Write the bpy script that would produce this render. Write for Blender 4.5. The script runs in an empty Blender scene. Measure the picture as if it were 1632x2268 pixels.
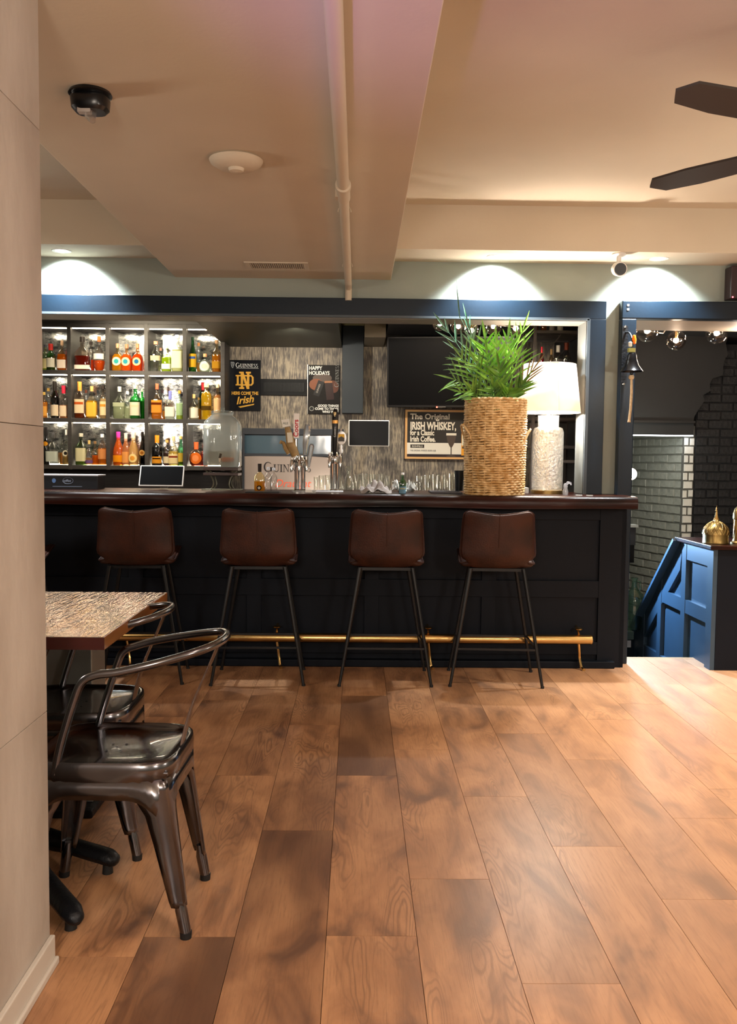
import bpy, math, random
from math import sin, cos, pi, radians as R, tan, atan2, sqrt
from mathutils import Vector, Matrix
random.seed(7)
sc = bpy.context.scene
col = sc.collection

# ------------------------------------------------------------------ camera
F_PX, YAW, PITCH, ROLL, CH = 1950.0, R(.75), R(3.55), R(.58), 1.3
fw = Vector((sin(YAW)*cos(PITCH), cos(YAW)*cos(PITCH), -sin(PITCH)))
r0 = Vector((cos(YAW), -sin(YAW), 0)); u0 = r0.cross(fw)
rt = r0*cos(ROLL) + u0*sin(ROLL); up = -r0*sin(ROLL) + u0*cos(ROLL)
cd = bpy.data.cameras.new('camera'); cam = bpy.data.objects.new('camera', cd); col.objects.link(cam)
cam.matrix_world = Matrix(((rt.x, up.x, -fw.x, 0), (rt.y, up.y, -fw.y, 0), (rt.z, up.z, -fw.z, CH), (0, 0, 0, 1)))
cd.sensor_fit = 'VERTICAL'; cd.sensor_height = 24; cd.lens = 24*F_PX/2268; cd.clip_start = .05
sc.camera = cam
C0 = Vector((0, 0, CH))
def ray(x, y): return fw + rt*((x-816)/F_PX) - up*((y-1134)/F_PX)
def aty(x, y, Y): d = ray(x, y); return C0 + d*(Y/d.y)          # point of the plane Y seen at a photo pixel
def atz(x, y, Z): d = ray(x, y); return C0 + d*((Z-CH)/d.z)
def atx(x, y, X): d = ray(x, y); return C0 + d*(X/d.x)

# ------------------------------------------------------------------ world, exposure, lights
w = bpy.data.worlds.new('world'); sc.world = w; w.use_nodes = True
w.node_tree.nodes['Background'].inputs[0].default_value = (.05, .045, .04, 1)
w.node_tree.nodes['Background'].inputs[1].default_value = .5
sc.view_settings.view_transform = 'Standard'; sc.view_settings.look = 'None'
sc.view_settings.gamma = 1; sc.view_settings.use_curve_mapping = False
sc.view_settings.exposure = 0.78
sc.cycles.max_bounces = 8; sc.cycles.transparent_max_bounces = 24
sc.cycles.diffuse_bounces = 4; sc.cycles.glossy_bounces = 4; sc.cycles.transmission_bounces = 6
sc.cycles.sample_clamp_indirect = 4; sc.cycles.caustics_reflective = False; sc.cycles.caustics_refractive = False

def light(name, kind, loc, energy, colr, size=.1, rot=None, aim=None, spot=None, blend=.5, sy=None):
    l = bpy.data.lights.new(name, kind); l.energy = energy; l.color = colr
    o = bpy.data.objects.new(name, l); col.objects.link(o); o.location = loc
    if kind == 'AREA':
        l.size = size
        if sy: l.shape = 'RECTANGLE'; l.size_y = sy
    else: l.shadow_soft_size = size
    if kind == 'SPOT': l.spot_size = R(spot); l.spot_blend = blend
    if aim is not None: o.rotation_euler = (Vector(aim)-Vector(loc)).to_track_quat('-Z', 'Y').to_euler()
    elif rot: o.rotation_euler = rot
    return o
WARM = (1, .70, .46); WARM2 = (1, .865, .74); COOL = (.90, .97, 1)
# unseen fill lights added for ceiling and floor, then purple and stair lights
light('room_fill', 'POINT', (1.9, -.6, 1.75), 80, WARM2, .22)
light('room_fill', 'POINT', (-.4, -.9, 1.65), 105, WARM2, .25)
light('room_fill', 'POINT', (3.4, 1.6, 1.8), 40, WARM2, .2)
light('room_fill', 'POINT', (-2.6, 3.2, 1.8), 34, WARM2, .2)
light('floor_fill_spot', 'SPOT', (2.8, 4.0, 2.6), 300, (1, .88, .72), .12, aim=(2.55, 4.0, 0), spot=88, blend=.8)  # unseen spot added to brighten the floor at the right
light('floor_fill_spot', 'SPOT', (.9, 1.0, 2.62), 48, (1, .78, .60), .15, aim=(.8, 1.6, 0), spot=110, blend=.9)  # another unseen spot, added for the near floor
light('purple_uplight', 'SPOT', (-.62, .9, .9), 44, (.5, .28, 1), .05, aim=(.16, 1.9, 2.3), spot=48, blend=.9)
light('ceiling_fill_spot', 'SPOT', (2.1, 4.1, 1.7), 14, (1, .90, .76), .06, aim=(1.2, 4.7, 2.66), spot=120, blend=.35)  # added unseen spot topping up the table lamp's light on the ceiling
light('stair_blue_light', 'SPOT', (1.79, 6.45, .92), 150, (.38, .64, 1), .03, aim=(2.2, 5.85, .35), spot=100, blend=.6)
light('stair_wall_light', 'POINT', (2.15, 7.1, 1.30), 9, (.95, 1, .85), .05)
light('stair_lamp', 'POINT', (2.6, 5.9, 2.1), 5, WARM2, .06)

# ------------------------------------------------------------------ materials
def NT(name):
    m = bpy.data.materials.new(name); m.use_nodes = True
    nt = m.node_tree; return m, nt, nt.nodes['Principled BSDF'], nt.nodes['Material Output']
def nd(nt, t, **kw):
    n = nt.nodes.new(t)
    for k, v in kw.items():
        if k.startswith('i_'): n.inputs[k[2:].replace('_', ' ')].default_value = v
        else: setattr(n, k, v)
    return n
def rgb(h):
    c = [int(h[i:i+2], 16)/255 for i in (0, 2, 4)]
    return tuple((x/12.92 if x <= .04045 else ((x+.055)/1.055)**2.4) for x in c) + (1,)
def M_(name, h, rough=.5, metal=0, noise=0, scale=8, stretch=(1, 1, 1), bump=0, h2=None, bscale=None, coat=0, spec=.5, detail=4):
    m, nt, b, o = NT(name); c = rgb(h) if isinstance(h, str) else tuple(h)+(1,)
    b.inputs['Base Color'].default_value = c; b.inputs['Roughness'].default_value = rough; b.inputs['Metallic'].default_value = metal
    b.inputs['Coat Weight'].default_value = coat; b.inputs['Specular IOR Level'].default_value = spec
    m.diffuse_color = c
    if noise or bump:
        tc = nd(nt, 'ShaderNodeTexCoord'); mp = nd(nt, 'ShaderNodeMapping'); mp.inputs['Scale'].default_value = stretch
        nt.links.new(tc.outputs['Object'], mp.inputs[0])
        n = nd(nt, 'ShaderNodeTexNoise', i_Scale=scale, i_Detail=detail); nt.links.new(mp.outputs[0], n.inputs['Vector'])
        if noise:
            c2 = rgb(h2) if h2 else tuple(x*(1-noise) for x in c[:3])+(1,)
            cr = nd(nt, 'ShaderNodeValToRGB'); cr.color_ramp.elements[0].color = c2; cr.color_ramp.elements[1].color = c
            cr.color_ramp.elements[0].position = .35; cr.color_ramp.elements[1].position = .65
            nt.links.new(n.outputs['Fac'], cr.inputs[0]); nt.links.new(cr.outputs[0], b.inputs['Base Color'])
        if bump:
            if bscale:
                n = nd(nt, 'ShaderNodeTexNoise', i_Scale=bscale, i_Detail=3); nt.links.new(mp.outputs[0], n.inputs['Vector'])
            bp = nd(nt, 'ShaderNodeBump', i_Strength=bump, i_Distance=.01)
            nt.links.new(n.outputs['Fac'], bp.inputs['Height']); nt.links.new(bp.outputs[0], b.inputs['Normal'])
    return m
def emis(name, c, s):
    m, nt, b, o = NT(name); b.inputs['Base Color'].default_value = (0, 0, 0, 1)
    b.inputs['Emission Color'].default_value = tuple(c)+(1,); b.inputs['Emission Strength'].default_value = s
    return m
_g = {}
def glass(h, op=0.0, name=None):
    """thin glass: tinted see-through plus a mirror sheen at grazing angles"""
    k = (h, op)
    if k in _g: return _g[k]
    m, nt, b, o = NT(name or 'glass_'+h); c = rgb(h)
    nt.nodes.remove(b)
    c_ = tuple(x_**.45 for x_ in c[:3])+(1,); tr = nd(nt, 'ShaderNodeBsdfTransparent', i_Color=c_); gl = nd(nt, 'ShaderNodeBsdfGlossy', i_Color=(1, 1, 1, 1), i_Roughness=.04)
    lw = nd(nt, 'ShaderNodeLayerWeight', i_Blend=.35); mr = nd(nt, 'ShaderNodeMapRange'); mr.inputs['To Min'].default_value = .05; mr.inputs['To Max'].default_value = .6
    nt.links.new(lw.outputs['Facing'], mr.inputs[0])
    src = tr.outputs[0]
    if op:
        df = nd(nt, 'ShaderNodeBsdfTranslucent', i_Color=c); mx0 = nd(nt, 'ShaderNodeMixShader', i_Fac=op)
        nt.links.new(tr.outputs[0], mx0.inputs[1]); nt.links.new(df.outputs[0], mx0.inputs[2]); src = mx0.outputs[0]
    mx = nd(nt, 'ShaderNodeMixShader'); nt.links.new(mr.outputs[0], mx.inputs[0]); nt.links.new(src, mx.inputs[1]); nt.links.new(gl.outputs[0], mx.inputs[2])
    nt.links.new(mx.outputs[0], o.inputs[0]); _g[k] = m; return m
_l = {}
def liquid(h, op=.72):
    if (h, op) in _l: return _l[(h, op)]
    m, nt, b, o = NT('liquid_'+h); c = rgb(h); nt.nodes.remove(b)
    c_ = tuple(x_**.5 for x_ in c[:3])+(1,); tr = nd(nt, 'ShaderNodeBsdfTransparent', i_Color=c_); tl = nd(nt, 'ShaderNodeBsdfTranslucent', i_Color=c); df = nd(nt, 'ShaderNodeBsdfDiffuse', i_Color=c)
    a = nd(nt, 'ShaderNodeMixShader', i_Fac=.4); nt.links.new(tl.outputs[0], a.inputs[1]); nt.links.new(df.outputs[0], a.inputs[2])
    mx = nd(nt, 'ShaderNodeMixShader', i_Fac=op); nt.links.new(tr.outputs[0], mx.inputs[1]); nt.links.new(a.outputs[0], mx.inputs[2])
    nt.links.new(mx.outputs[0], o.inputs[0]); _l[(h, op)] = m; return m
_p = {}
def paper(h):
    """label paper: passes some light from behind"""
    if h in _p: return _p[h]
    m, nt, b, o = NT('paper_'+h); c = rgb(h); nt.nodes.remove(b)
    df = nd(nt, 'ShaderNodeBsdfDiffuse', i_Color=c); tl = nd(nt, 'ShaderNodeBsdfTranslucent', i_Color=c)
    mx = nd(nt, 'ShaderNodeMixShader', i_Fac=.45); nt.links.new(df.outputs[0], mx.inputs[1]); nt.links.new(tl.outputs[0], mx.inputs[2])
    nt.links.new(mx.outputs[0], o.inputs[0]); _p[h] = m; return m
_f = {}
def flat(h, rough=.45):
    if (h, rough) not in _f: _f[(h, rough)] = M_('plain_'+h, h, rough, spec=.22)
    return _f[(h, rough)]

m_ceil = M_('ceiling_paint', 'c8bba6', .85, noise=.05, scale=2.5, bump=.05, bscale=60)
m_wall = M_('sage_wall_paint', '8d948b', .7, noise=.06, scale=3, bump=.04, bscale=70)
m_navy = M_('navy_paint', '0c1a26', .36, noise=.12, scale=5, bump=.05, bscale=50, spec=.28)
m_navy_d = M_('dark_navy_paint', '060d18', .6, noise=.15, scale=6, bump=.05, bscale=50, spec=.18)
m_plaster = M_('polished_plaster', 'bdb5ac', .55, noise=.14, scale=3.2, stretch=(1, 1, .5), bump=.2, bscale=22, h2='a0958a', detail=8)
m_base = M_('baseboard_paint', 'c9c2b8', .5)
m_guard = M_('blue_lit_guard_paint', '2b4153', .45, noise=.08, scale=5)  # navy lightened and blued; part of the blue light is in this colour
m_darkwood = M_('bar_top_wood', '34140c', .30, noise=.6, scale=3, stretch=(.6, 6, 6), bump=.3, coat=0, h2='100604', spec=.2)
m_shelfwood = M_('shelf_wood', '2e2926', .55, noise=.35, scale=6, stretch=(1, 1, 8), bump=.1)
m_brass = M_('polished_brass', 'dcb878', .24, 1, noise=.2, scale=6)
m_brass_o = M_('old_brass', '9c8250', .36, 1, noise=.35, scale=14, bump=.2)
m_chrome = M_('chrome', 'd8d8d8', .08, 1)
m_steel = M_('brushed_steel', '9b9a96', .32, 1, noise=.12, scale=4, stretch=(8, 1, 1))
m_gun = M_('clear_coated_raw_steel', '6c6a6e', .22, 1, noise=.3, scale=5, bump=.04, coat=.5)
m_black = M_('black_metal', '121316', .4, .3, noise=.2, scale=20)
m_rubber = M_('black_rubber', '0c0c0d', .7)
m_iron = M_('black_cast_iron', '17191e', .45, .5, bump=.3, noise=.1, bscale=60)
m_leather = M_('brown_leather', '3c1b0d', .52, noise=.5, scale=7, bump=.13, h2='240f08', bscale=140, spec=.35)
m_white = M_('white_plastic', 'e8e4dd', .4)
m_black_p = M_('black_plastic', '0e0f11', .3)
m_screen = M_('dark_screen', '030406', .3, spec=.15)
m_tablewood = M_('lacquered_table_wood', 'a87434', .08, .8, noise=.45, scale=4, stretch=(6, .7, 6), bump=.2, h2='74491f', bscale=16)
m_tableedge = M_('table_edge_wood', '8a5a30', .3, noise=.4, scale=5, stretch=(1, 1, 6))
m_wick = M_('wicker', 'f0d09a', .6, noise=.4, scale=30, h2='c09558', bump=.3)
m_fabric = M_('white_cloth', 'c9c6c2', .9, noise=.15, scale=12, bump=.3)
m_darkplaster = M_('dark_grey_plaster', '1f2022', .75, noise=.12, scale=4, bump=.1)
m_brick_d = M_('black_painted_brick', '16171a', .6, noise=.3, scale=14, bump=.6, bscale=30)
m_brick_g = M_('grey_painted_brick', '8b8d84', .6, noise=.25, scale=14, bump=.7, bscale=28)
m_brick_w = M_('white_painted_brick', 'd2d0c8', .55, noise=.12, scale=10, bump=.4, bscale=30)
m_green_s = M_('dark_green_soffit_paint', '2c2f27', .5, noise=.1, scale=3)
m_slate = M_('slate_blue_paint', '18222a', .6)
m_leaf = M_('palm_leaf', '74a038', .42, noise=.45, scale=9, h2='305a1c')
m_leaf2 = M_('young_palm_leaf', '94c840', .42, noise=.35, scale=9, h2='58982a')
m_leaf3 = M_('silvery_palm_leaf', '5d7f63', .3, noise=.35, scale=9, h2='2a4d38')
m_leafdry = M_('dry_palm_leaf', '8a6a2c', .5, noise=.3, scale=9)
m_rope = M_('cream_rope', 'c8b08c', .8, bump=.5, noise=.2, scale=80)

def bulb(name, c, s): return emis(name, c, s)
m_led = emis('led_disc', (.93, .97, 1), 22)
m_bulb = emis('warm_bulb', (1, .72, .42), 60)
m_strip = emis('shelf_led_strip', (1, .86, .64), 31)
m_shade, nt, b, o = NT('linen_lampshade')
nt.nodes.remove(b)
df = nd(nt, 'ShaderNodeBsdfDiffuse', i_Color=(.88, .80, .70, 1)); tl = nd(nt, 'ShaderNodeBsdfTranslucent', i_Color=(.96, .86, .76, 1))
mx = nd(nt, 'ShaderNodeMixShader', i_Fac=.55); nt.links.new(df.outputs[0], mx.inputs[1]); nt.links.new(tl.outputs[0], mx.inputs[2]); nt.links.new(mx.outputs[0], o.inputs[0])

# antique mirror
m_mirror, nt, b, o = NT('antique_mirror')
b.inputs['Metallic'].default_value = .85; b.inputs['Roughness'].default_value = .12
tc = nd(nt, 'ShaderNodeTexCoord'); mp = nd(nt, 'ShaderNodeMapping'); mp.inputs['Scale'].default_value = (1, 1, 2.2)
n1 = nd(nt, 'ShaderNodeTexNoise', i_Scale=9.0, i_Detail=9.0, i_Roughness=.75); cr = nd(nt, 'ShaderNodeValToRGB')
nt.links.new(tc.outputs['Object'], mp.inputs[0]); nt.links.new(mp.outputs[0], n1.inputs['Vector']); nt.links.new(n1.outputs['Fac'], cr.inputs[0])
cr.color_ramp.elements[0].position = .43; cr.color_ramp.elements[0].color = (.10, .105, .11, 1); cr.color_ramp.elements[1].position = .57; cr.color_ramp.elements[1].color = (.78, .78, .74, 1)
nt.links.new(cr.outputs[0], b.inputs['Base Color'])
bp = nd(nt, 'ShaderNodeBump', i_Strength=.08, i_Distance=.01); nt.links.new(n1.outputs['Fac'], bp.inputs['Height']); nt.links.new(bp.outputs[0], b.inputs['Normal'])

# streaky metallic wallpaper
m_paper, nt, b, o = NT('streaked_wallpaper')
tc = nd(nt, 'ShaderNodeTexCoord'); mp = nd(nt, 'ShaderNodeMapping'); mp.inputs['Scale'].default_value = (1, 1, .10)
n1 = nd(nt, 'ShaderNodeTexNoise', i_Scale=130.0, i_Detail=5.0, i_Roughness=.6); n2 = nd(nt, 'ShaderNodeTexNoise', i_Scale=9.0, i_Detail=3.0)
nt.links.new(tc.outputs['Object'], mp.inputs[0]); nt.links.new(mp.outputs[0], n1.inputs['Vector']); nt.links.new(tc.outputs['Object'], n2.inputs['Vector'])
ad = nd(nt, 'ShaderNodeMath', operation='MULTIPLY_ADD'); nt.links.new(n2.outputs['Fac'], ad.inputs[0]); ad.inputs[1].default_value = .5; nt.links.new(n1.outputs['Fac'], ad.inputs[2])
cr = nd(nt, 'ShaderNodeValToRGB'); e = cr.color_ramp.elements
e[0].position = .60; e[0].color = rgb('403a36'); e[1].position = .90; e[1].color = rgb('9a8d78')
x = e.new(.74); x.color = rgb('635a51')
nt.links.new(ad.outputs[0], cr.inputs[0]); nt.links.new(cr.outputs[0], b.inputs['Base Color']); b.inputs['Roughness'].default_value = .55; b.inputs['Metallic'].default_value = 0

# floor plank: oak print, tone from the plank's own colour
m_plank, nt, b, o = NT('oak_plank')
oi = nd(nt, 'ShaderNodeObjectInfo'); sep = nd(nt, 'ShaderNodeSeparateColor'); nt.links.new(oi.outputs['Color'], sep.inputs[0])
tc = nd(nt, 'ShaderNodeTexCoord'); cx = nd(nt, 'ShaderNodeCombineXYZ')
mu = nd(nt, 'ShaderNodeMath', operation='MULTIPLY'); mu.inputs[1].default_value = 60; nt.links.new(sep.outputs[1], mu.inputs[0])
nt.links.new(mu.outputs[0], cx.inputs[0]); nt.links.new(mu.outputs[0], cx.inputs[1]); 
va = nd(nt, 'ShaderNodeVectorMath', operation='ADD'); nt.links.new(tc.outputs['Object'], va.inputs[0]); nt.links.new(cx.outputs[0], va.inputs[1])
def mapped(s): 
    mp = nd(nt, 'ShaderNodeMapping'); mp.inputs['Scale'].default_value = s; nt.links.new(va.outputs[0], mp.inputs[0]); return mp.outputs[0]
big = nd(nt, 'ShaderNodeTexNoise', i_Scale=3.0, i_Detail=5.0, i_Distortion=.9); nt.links.new(mapped((2.2, .8, 1)), big.inputs['Vector'])
fine = nd(nt, 'ShaderNodeTexNoise', i_Scale=40.0, i_Detail=6.0, i_Roughness=.75); nt.links.new(mapped((3.2, .16, 1)), fine.inputs['Vector'])
ring = nd(nt, 'ShaderNodeTexNoise', i_Scale=2.3, i_Detail=2.0, i_Distortion=.25); nt.links.new(mapped((3.0, .5, 1)), ring.inputs['Vector'])
rm = nd(nt, 'ShaderNodeMath', operation='MULTIPLY'); rm.inputs[1].default_value = 210; nt.links.new(ring.outputs['Fac'], rm.inputs[0])
rs = nd(nt, 'ShaderNodeMath', operation='SINE'); nt.links.new(rm.outputs[0], rs.inputs[0])
rmask = nd(nt, 'ShaderNodeMapRange'); rmask.inputs['From Min'].default_value = .50; rmask.inputs['From Max'].default_value = .60; nt.links.new(ring.outputs['Fac'], rmask.inputs[0])
rr = nd(nt, 'ShaderNodeMath', operation='MULTIPLY'); nt.links.new(rs.outputs[0], rr.inputs[0]); nt.links.new(rmask.outputs[0], rr.inputs[1])
ca = nd(nt, 'ShaderNodeValToRGB'); ee = ca.color_ramp.elements; ee[0].position = .30; ee[0].color = rgb('66493a'); ee[1].position = .62; ee[1].color = rgb('c3926a')
x = ee.new(.46); x.color = rgb('a67856')
nt.links.new(big.outputs['Fac'], ca.inputs[0])
def mixc(a, bb, f, mode='MIX', fac=None):
    mxx = nd(nt, 'ShaderNodeMix', data_type='RGBA', blend_type=mode)
    if fac is not None: mxx.inputs[0].default_value = fac
    else: nt.links.new(f, mxx.inputs[0])
    nt.links.new(a, mxx.inputs[6])
    if hasattr(bb, 'links') or hasattr(bb, 'is_linked'): nt.links.new(bb, mxx.inputs[7])
    else: mxx.inputs[7].default_value = bb
    return mxx.outputs[2]
f1 = nd(nt, 'ShaderNodeMapRange'); f1.inputs['From Min'].default_value = .50; f1.inputs['From Max'].default_value = .72; f1.inputs['To Max'].default_value = .62; nt.links.new(fine.outputs['Fac'], f1.inputs[0])
c1 = mixc(ca.outputs[0], rgb('6b4b35'), f1.outputs[0])
f2 = nd(nt, 'ShaderNodeMath', operation='MULTIPLY', use_clamp=True); f2.inputs[1].default_value = .5; nt.links.new(rr.outputs[0], f2.inputs[0])
c2 = mixc(c1, rgb('5d4030'), f2.outputs[0])
# dark planks: a broad dark heart band
dk = nd(nt, 'ShaderNodeTexNoise', i_Scale=1.6, i_Detail=2.0); nt.links.new(mapped((2.6, .45, 1)), dk.inputs['Vector'])
dm = nd(nt, 'ShaderNodeMapRange'); dm.inputs['From Min'].default_value = .40; dm.inputs['From Max'].default_value = .62; nt.links.new(dk.outputs['Fac'], dm.inputs[0])
inv = nd(nt, 'ShaderNodeMath', operation='MULTIPLY_ADD'); inv.inputs[1].default_value = .55; inv.inputs[2].default_value = .35; nt.links.new(dm.outputs[0], inv.inputs[0])
d3 = nd(nt, 'ShaderNodeMath', operation='MULTIPLY', use_clamp=True); nt.links.new(inv.outputs[0], d3.inputs[0]); nt.links.new(sep.outputs[0], d3.inputs[1])
c3 = mixc(c2, rgb('4c3226'), d3.outputs[0])
c4 = mixc(c3, rgb('c89a76'), sep.outputs[2])
nt.links.new(c4, b.inputs['Base Color']); b.inputs['Roughness'].default_value = .30
rg = nd(nt, 'ShaderNodeMapRange'); rg.inputs['To Min'].default_value = .26; rg.inputs['To Max'].default_value = .46; nt.links.new(fine.outputs['Fac'], rg.inputs[0]); nt.links.new(rg.outputs[0], b.inputs['Roughness'])
bp = nd(nt, 'ShaderNodeBump', i_Strength=.10, i_Distance=.004); nt.links.new(fine.outputs['Fac'], bp.inputs['Height']); nt.links.new(bp.outputs[0], b.inputs['Normal'])

# ------------------------------------------------------------------ mesh helpers
class MB:
    def __init__(s): s.v = []; s.f = []; s.m = []
    def add(s, vs, fs, mi=0):
        k = len(s.v); s.v += [tuple(v) for v in vs]; s.f += [tuple(i+k for i in f) for f in fs]; s.m += [mi]*len(fs); return s
    def box(s, x0, x1, y0, y1, z0, z1, mi=0):
        return s.add([(x, y, z) for z in (z0, z1) for y in (y0, y1) for x in (x0, x1)],
                     [(0, 2, 3, 1), (4, 5, 7, 6), (0, 1, 5, 4), (2, 6, 7, 3), (0, 4, 6, 2), (1, 3, 7, 5)], mi)
    def beam(s, p, q, a, b_, mi=0, upv=(0, 0, 1)):
        """bar of section a x b between two points"""
        p, q = Vector(p), Vector(q); d = (q-p).normalized(); u = Vector(upv)
        if abs(d.dot(u)) > .95: u = Vector((0, 1, 0))
        r = d.cross(u).normalized(); u = r.cross(d).normalized(); vs = []
        for c in (p, q):
            for i, j in ((-1, -1), (1, -1), (1, 1), (-1, 1)): vs.append(c+r*(i*a/2)+u*(j*b_/2))
        return s.add(vs, [(3, 2, 1, 0), (4, 5, 6, 7), (0, 1, 5, 4), (1, 2, 6, 5), (2, 3, 7, 6), (3, 0, 4, 7)], mi)
    def cyl(s, p, q, ra, rb=None, n=16, mi=0):
        return s.tube([p, q], [ra, ra if rb is None else rb], n, mi)
    def tube(s, pts, rad, n=8, mi=0, closed=False, flat=1.0):
        pts = [Vector(p) for p in pts]; N = len(pts)
        if not hasattr(rad, '__len__'): rad = [rad]*N
        vs = []; pr = None
        for i, p in enumerate(pts):
            a = pts[i-1] if (i or closed) else p; b_ = pts[(i+1) % N] if (i < N-1 or closed) else p
            d = (b_-a).normalized()
            if pr is None:
                u = Vector((0, 0, 1)) if abs(d.z) < .9 else Vector((0, 1, 0)); r = d.cross(u).normalized()
            else: r = (pr - d*pr.dot(d)).normalized()
            pr = r; u = d.cross(r)
            for k in range(n):
                t = 2*pi*k/n; vs.append(p+(r*cos(t)*flat+u*sin(t))*rad[i])
        fs = []
        for i in range(N if closed else N-1):
            for k in range(n):
                a = i*n+k; b_ = i*n+(k+1) % n; c = ((i+1) % N)*n
                fs.append((a, b_, c+(k+1) % n, c+k))
        if not closed: fs += [tuple(range(n-1, -1, -1)), tuple((N-1)*n+k for k in range(n))]
        return s.add(vs, fs, mi)
    def lathe(s, prof, n=24, c=(0, 0, 0), mi=0, e=2.0, sx=1.0, sy=1.0, a0=0, a1=2*pi, cap=True):
        """profile of (radius, height) turned about z; e>2 squares the section"""
        full = abs(a1-a0-2*pi) < 1e-6; K = n if full else n+1; vs = []
        for r, z in prof:
            for k in range(K):
                t = a0+(a1-a0)*k/n; q = (abs(cos(t))**e+abs(sin(t))**e)**(-1/e) if e != 2 else 1
                vs.append((c[0]+r*q*cos(t)*sx, c[1]+r*q*sin(t)*sy, c[2]+z))
        fs = []
        for i in range(len(prof)-1):
            for k in range(n):
                k2 = (k+1) % K if full else k+1
                fs.append((i*K+k, i*K+k2, (i+1)*K+k2, (i+1)*K+k))
        if full and cap:
            if prof[0][0] > 1e-5: fs.append(tuple(range(K-1, -1, -1)))
            if prof[-1][0] > 1e-5: fs.append(tuple((len(prof)-1)*K+k for k in range(K)))
        return s.add(vs, fs, mi)
    def prism(s, poly, fn, d, mi=0):
        """2-D polygon; fn(a, b, t) -> point, t in 0..d"""
        n = len(poly); vs = [fn(a, b_, 0) for a, b_ in poly]+[fn(a, b_, d) for a, b_ in poly]
        return s.add(vs, [tuple(range(n)), tuple(range(2*n-1, n-1, -1))]+[(i, i+n, (i+1) % n+n, (i+1) % n) for i in range(n)], mi)
    def build(s, name, mats, parent=None, loc=None, smooth=True, bevel=0, sub=0, solid=0, ang=35):
        me = bpy.data.meshes.new(name); me.from_pydata(s.v, [], s.f)
        if not isinstance(mats, (list, tuple)): mats = [mats]
        for m in mats: me.materials.append(m)
        if any(s.m): me.polygons.foreach_set('material_index', s.m)
        if smooth: me.shade_smooth(); me.set_sharp_from_angle(angle=R(ang))
        me.update(); ob = bpy.data.objects.new(name, me); col.objects.link(ob)
        if parent: ob.parent = parent
        if loc is not None: ob.location = loc
        if solid: md = ob.modifiers.new('s', 'SOLIDIFY'); md.thickness = solid; md.offset = 0
        if sub: md = ob.modifiers.new('u', 'SUBSURF'); md.levels = sub; md.render_levels = sub
        if bevel: md = ob.modifiers.new('b', 'BEVEL'); md.width = bevel; md.segments = 2; md.limit_method = 'ANGLE'; md.angle_limit = R(40); md.harden_normals = False
        return ob
def tag(o, label=None, cat=None, group=None, kind=None):
    if label: o['label'] = label
    if cat: o['category'] = cat
    if group: o['group'] = group
    if kind: o['kind'] = kind
    return o
def thing(name, label, cat, loc=(0, 0, 0), rz=0, group=None, kind=None):
    o = bpy.data.objects.new(name, None); col.objects.link(o); o.location = loc; o.rotation_euler = (0, 0, rz); o.empty_display_size = .05
    return tag(o, label, cat, group, kind)
def box(name, x0, x1, y0, y1, z0, z1, m, parent=None, bevel=0, **k):
    cx, cy, cz = (x0+x1)/2, (y0+y1)/2, z0
    return MB().box(x0-cx, x1-cx, y0-cy, y1-cy, z0-cz, z1-cz).build(name, m, parent, (cx, cy, cz), False, bevel, **k)
def struct(o, label=None): return tag(o, label, kind='structure')
def copy_tree(o, parent=None):
    c = o.copy(); col.objects.link(c); c.parent = parent
    for ch in [x for x in bpy.data.objects if x.parent == o]: copy_tree(ch, c)
    return c
def catmull(P, n=6):
    P = [Vector(p) for p in P]; out = []
    for i in range(len(P)-1):
        a, b_, c, d = P[max(i-1, 0)], P[i], P[i+1], P[min(i+2, len(P)-1)]
        for k in range(n):
            t = k/n; out.append(.5*((2*b_)+(c-a)*t+(2*a-5*b_+4*c-d)*t*t+(3*b_-a-3*c+d)*t**3))
    out.append(P[-1]); return out
def text(s, size, mat, parent, loc, rot=(pi/2, 0, 0), sx=1.0, extr=.0008, align='LEFT', shear=0, bold=0, name='lettering', space=1.0):
    cu = bpy.data.curves.new('t', 'FONT'); cu.body = s; cu.size = size; cu.extrude = extr; cu.align_x = align; cu.shear = shear; cu.offset = bold; cu.space_character = space
    cu.resolution_u = 3
    t = bpy.data.objects.new('t', cu); me = bpy.data.meshes.new_from_object(t)
    me.name = name; bpy.data.objects.remove(t); bpy.data.curves.remove(cu)
    me.materials.clear(); me.materials.append(mat); ob = bpy.data.objects.new(name, me); col.objects.link(ob)
    ob.parent = parent; ob.location = loc; ob.rotation_euler = rot; ob.scale = (sx, 1, 1); return ob
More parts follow.
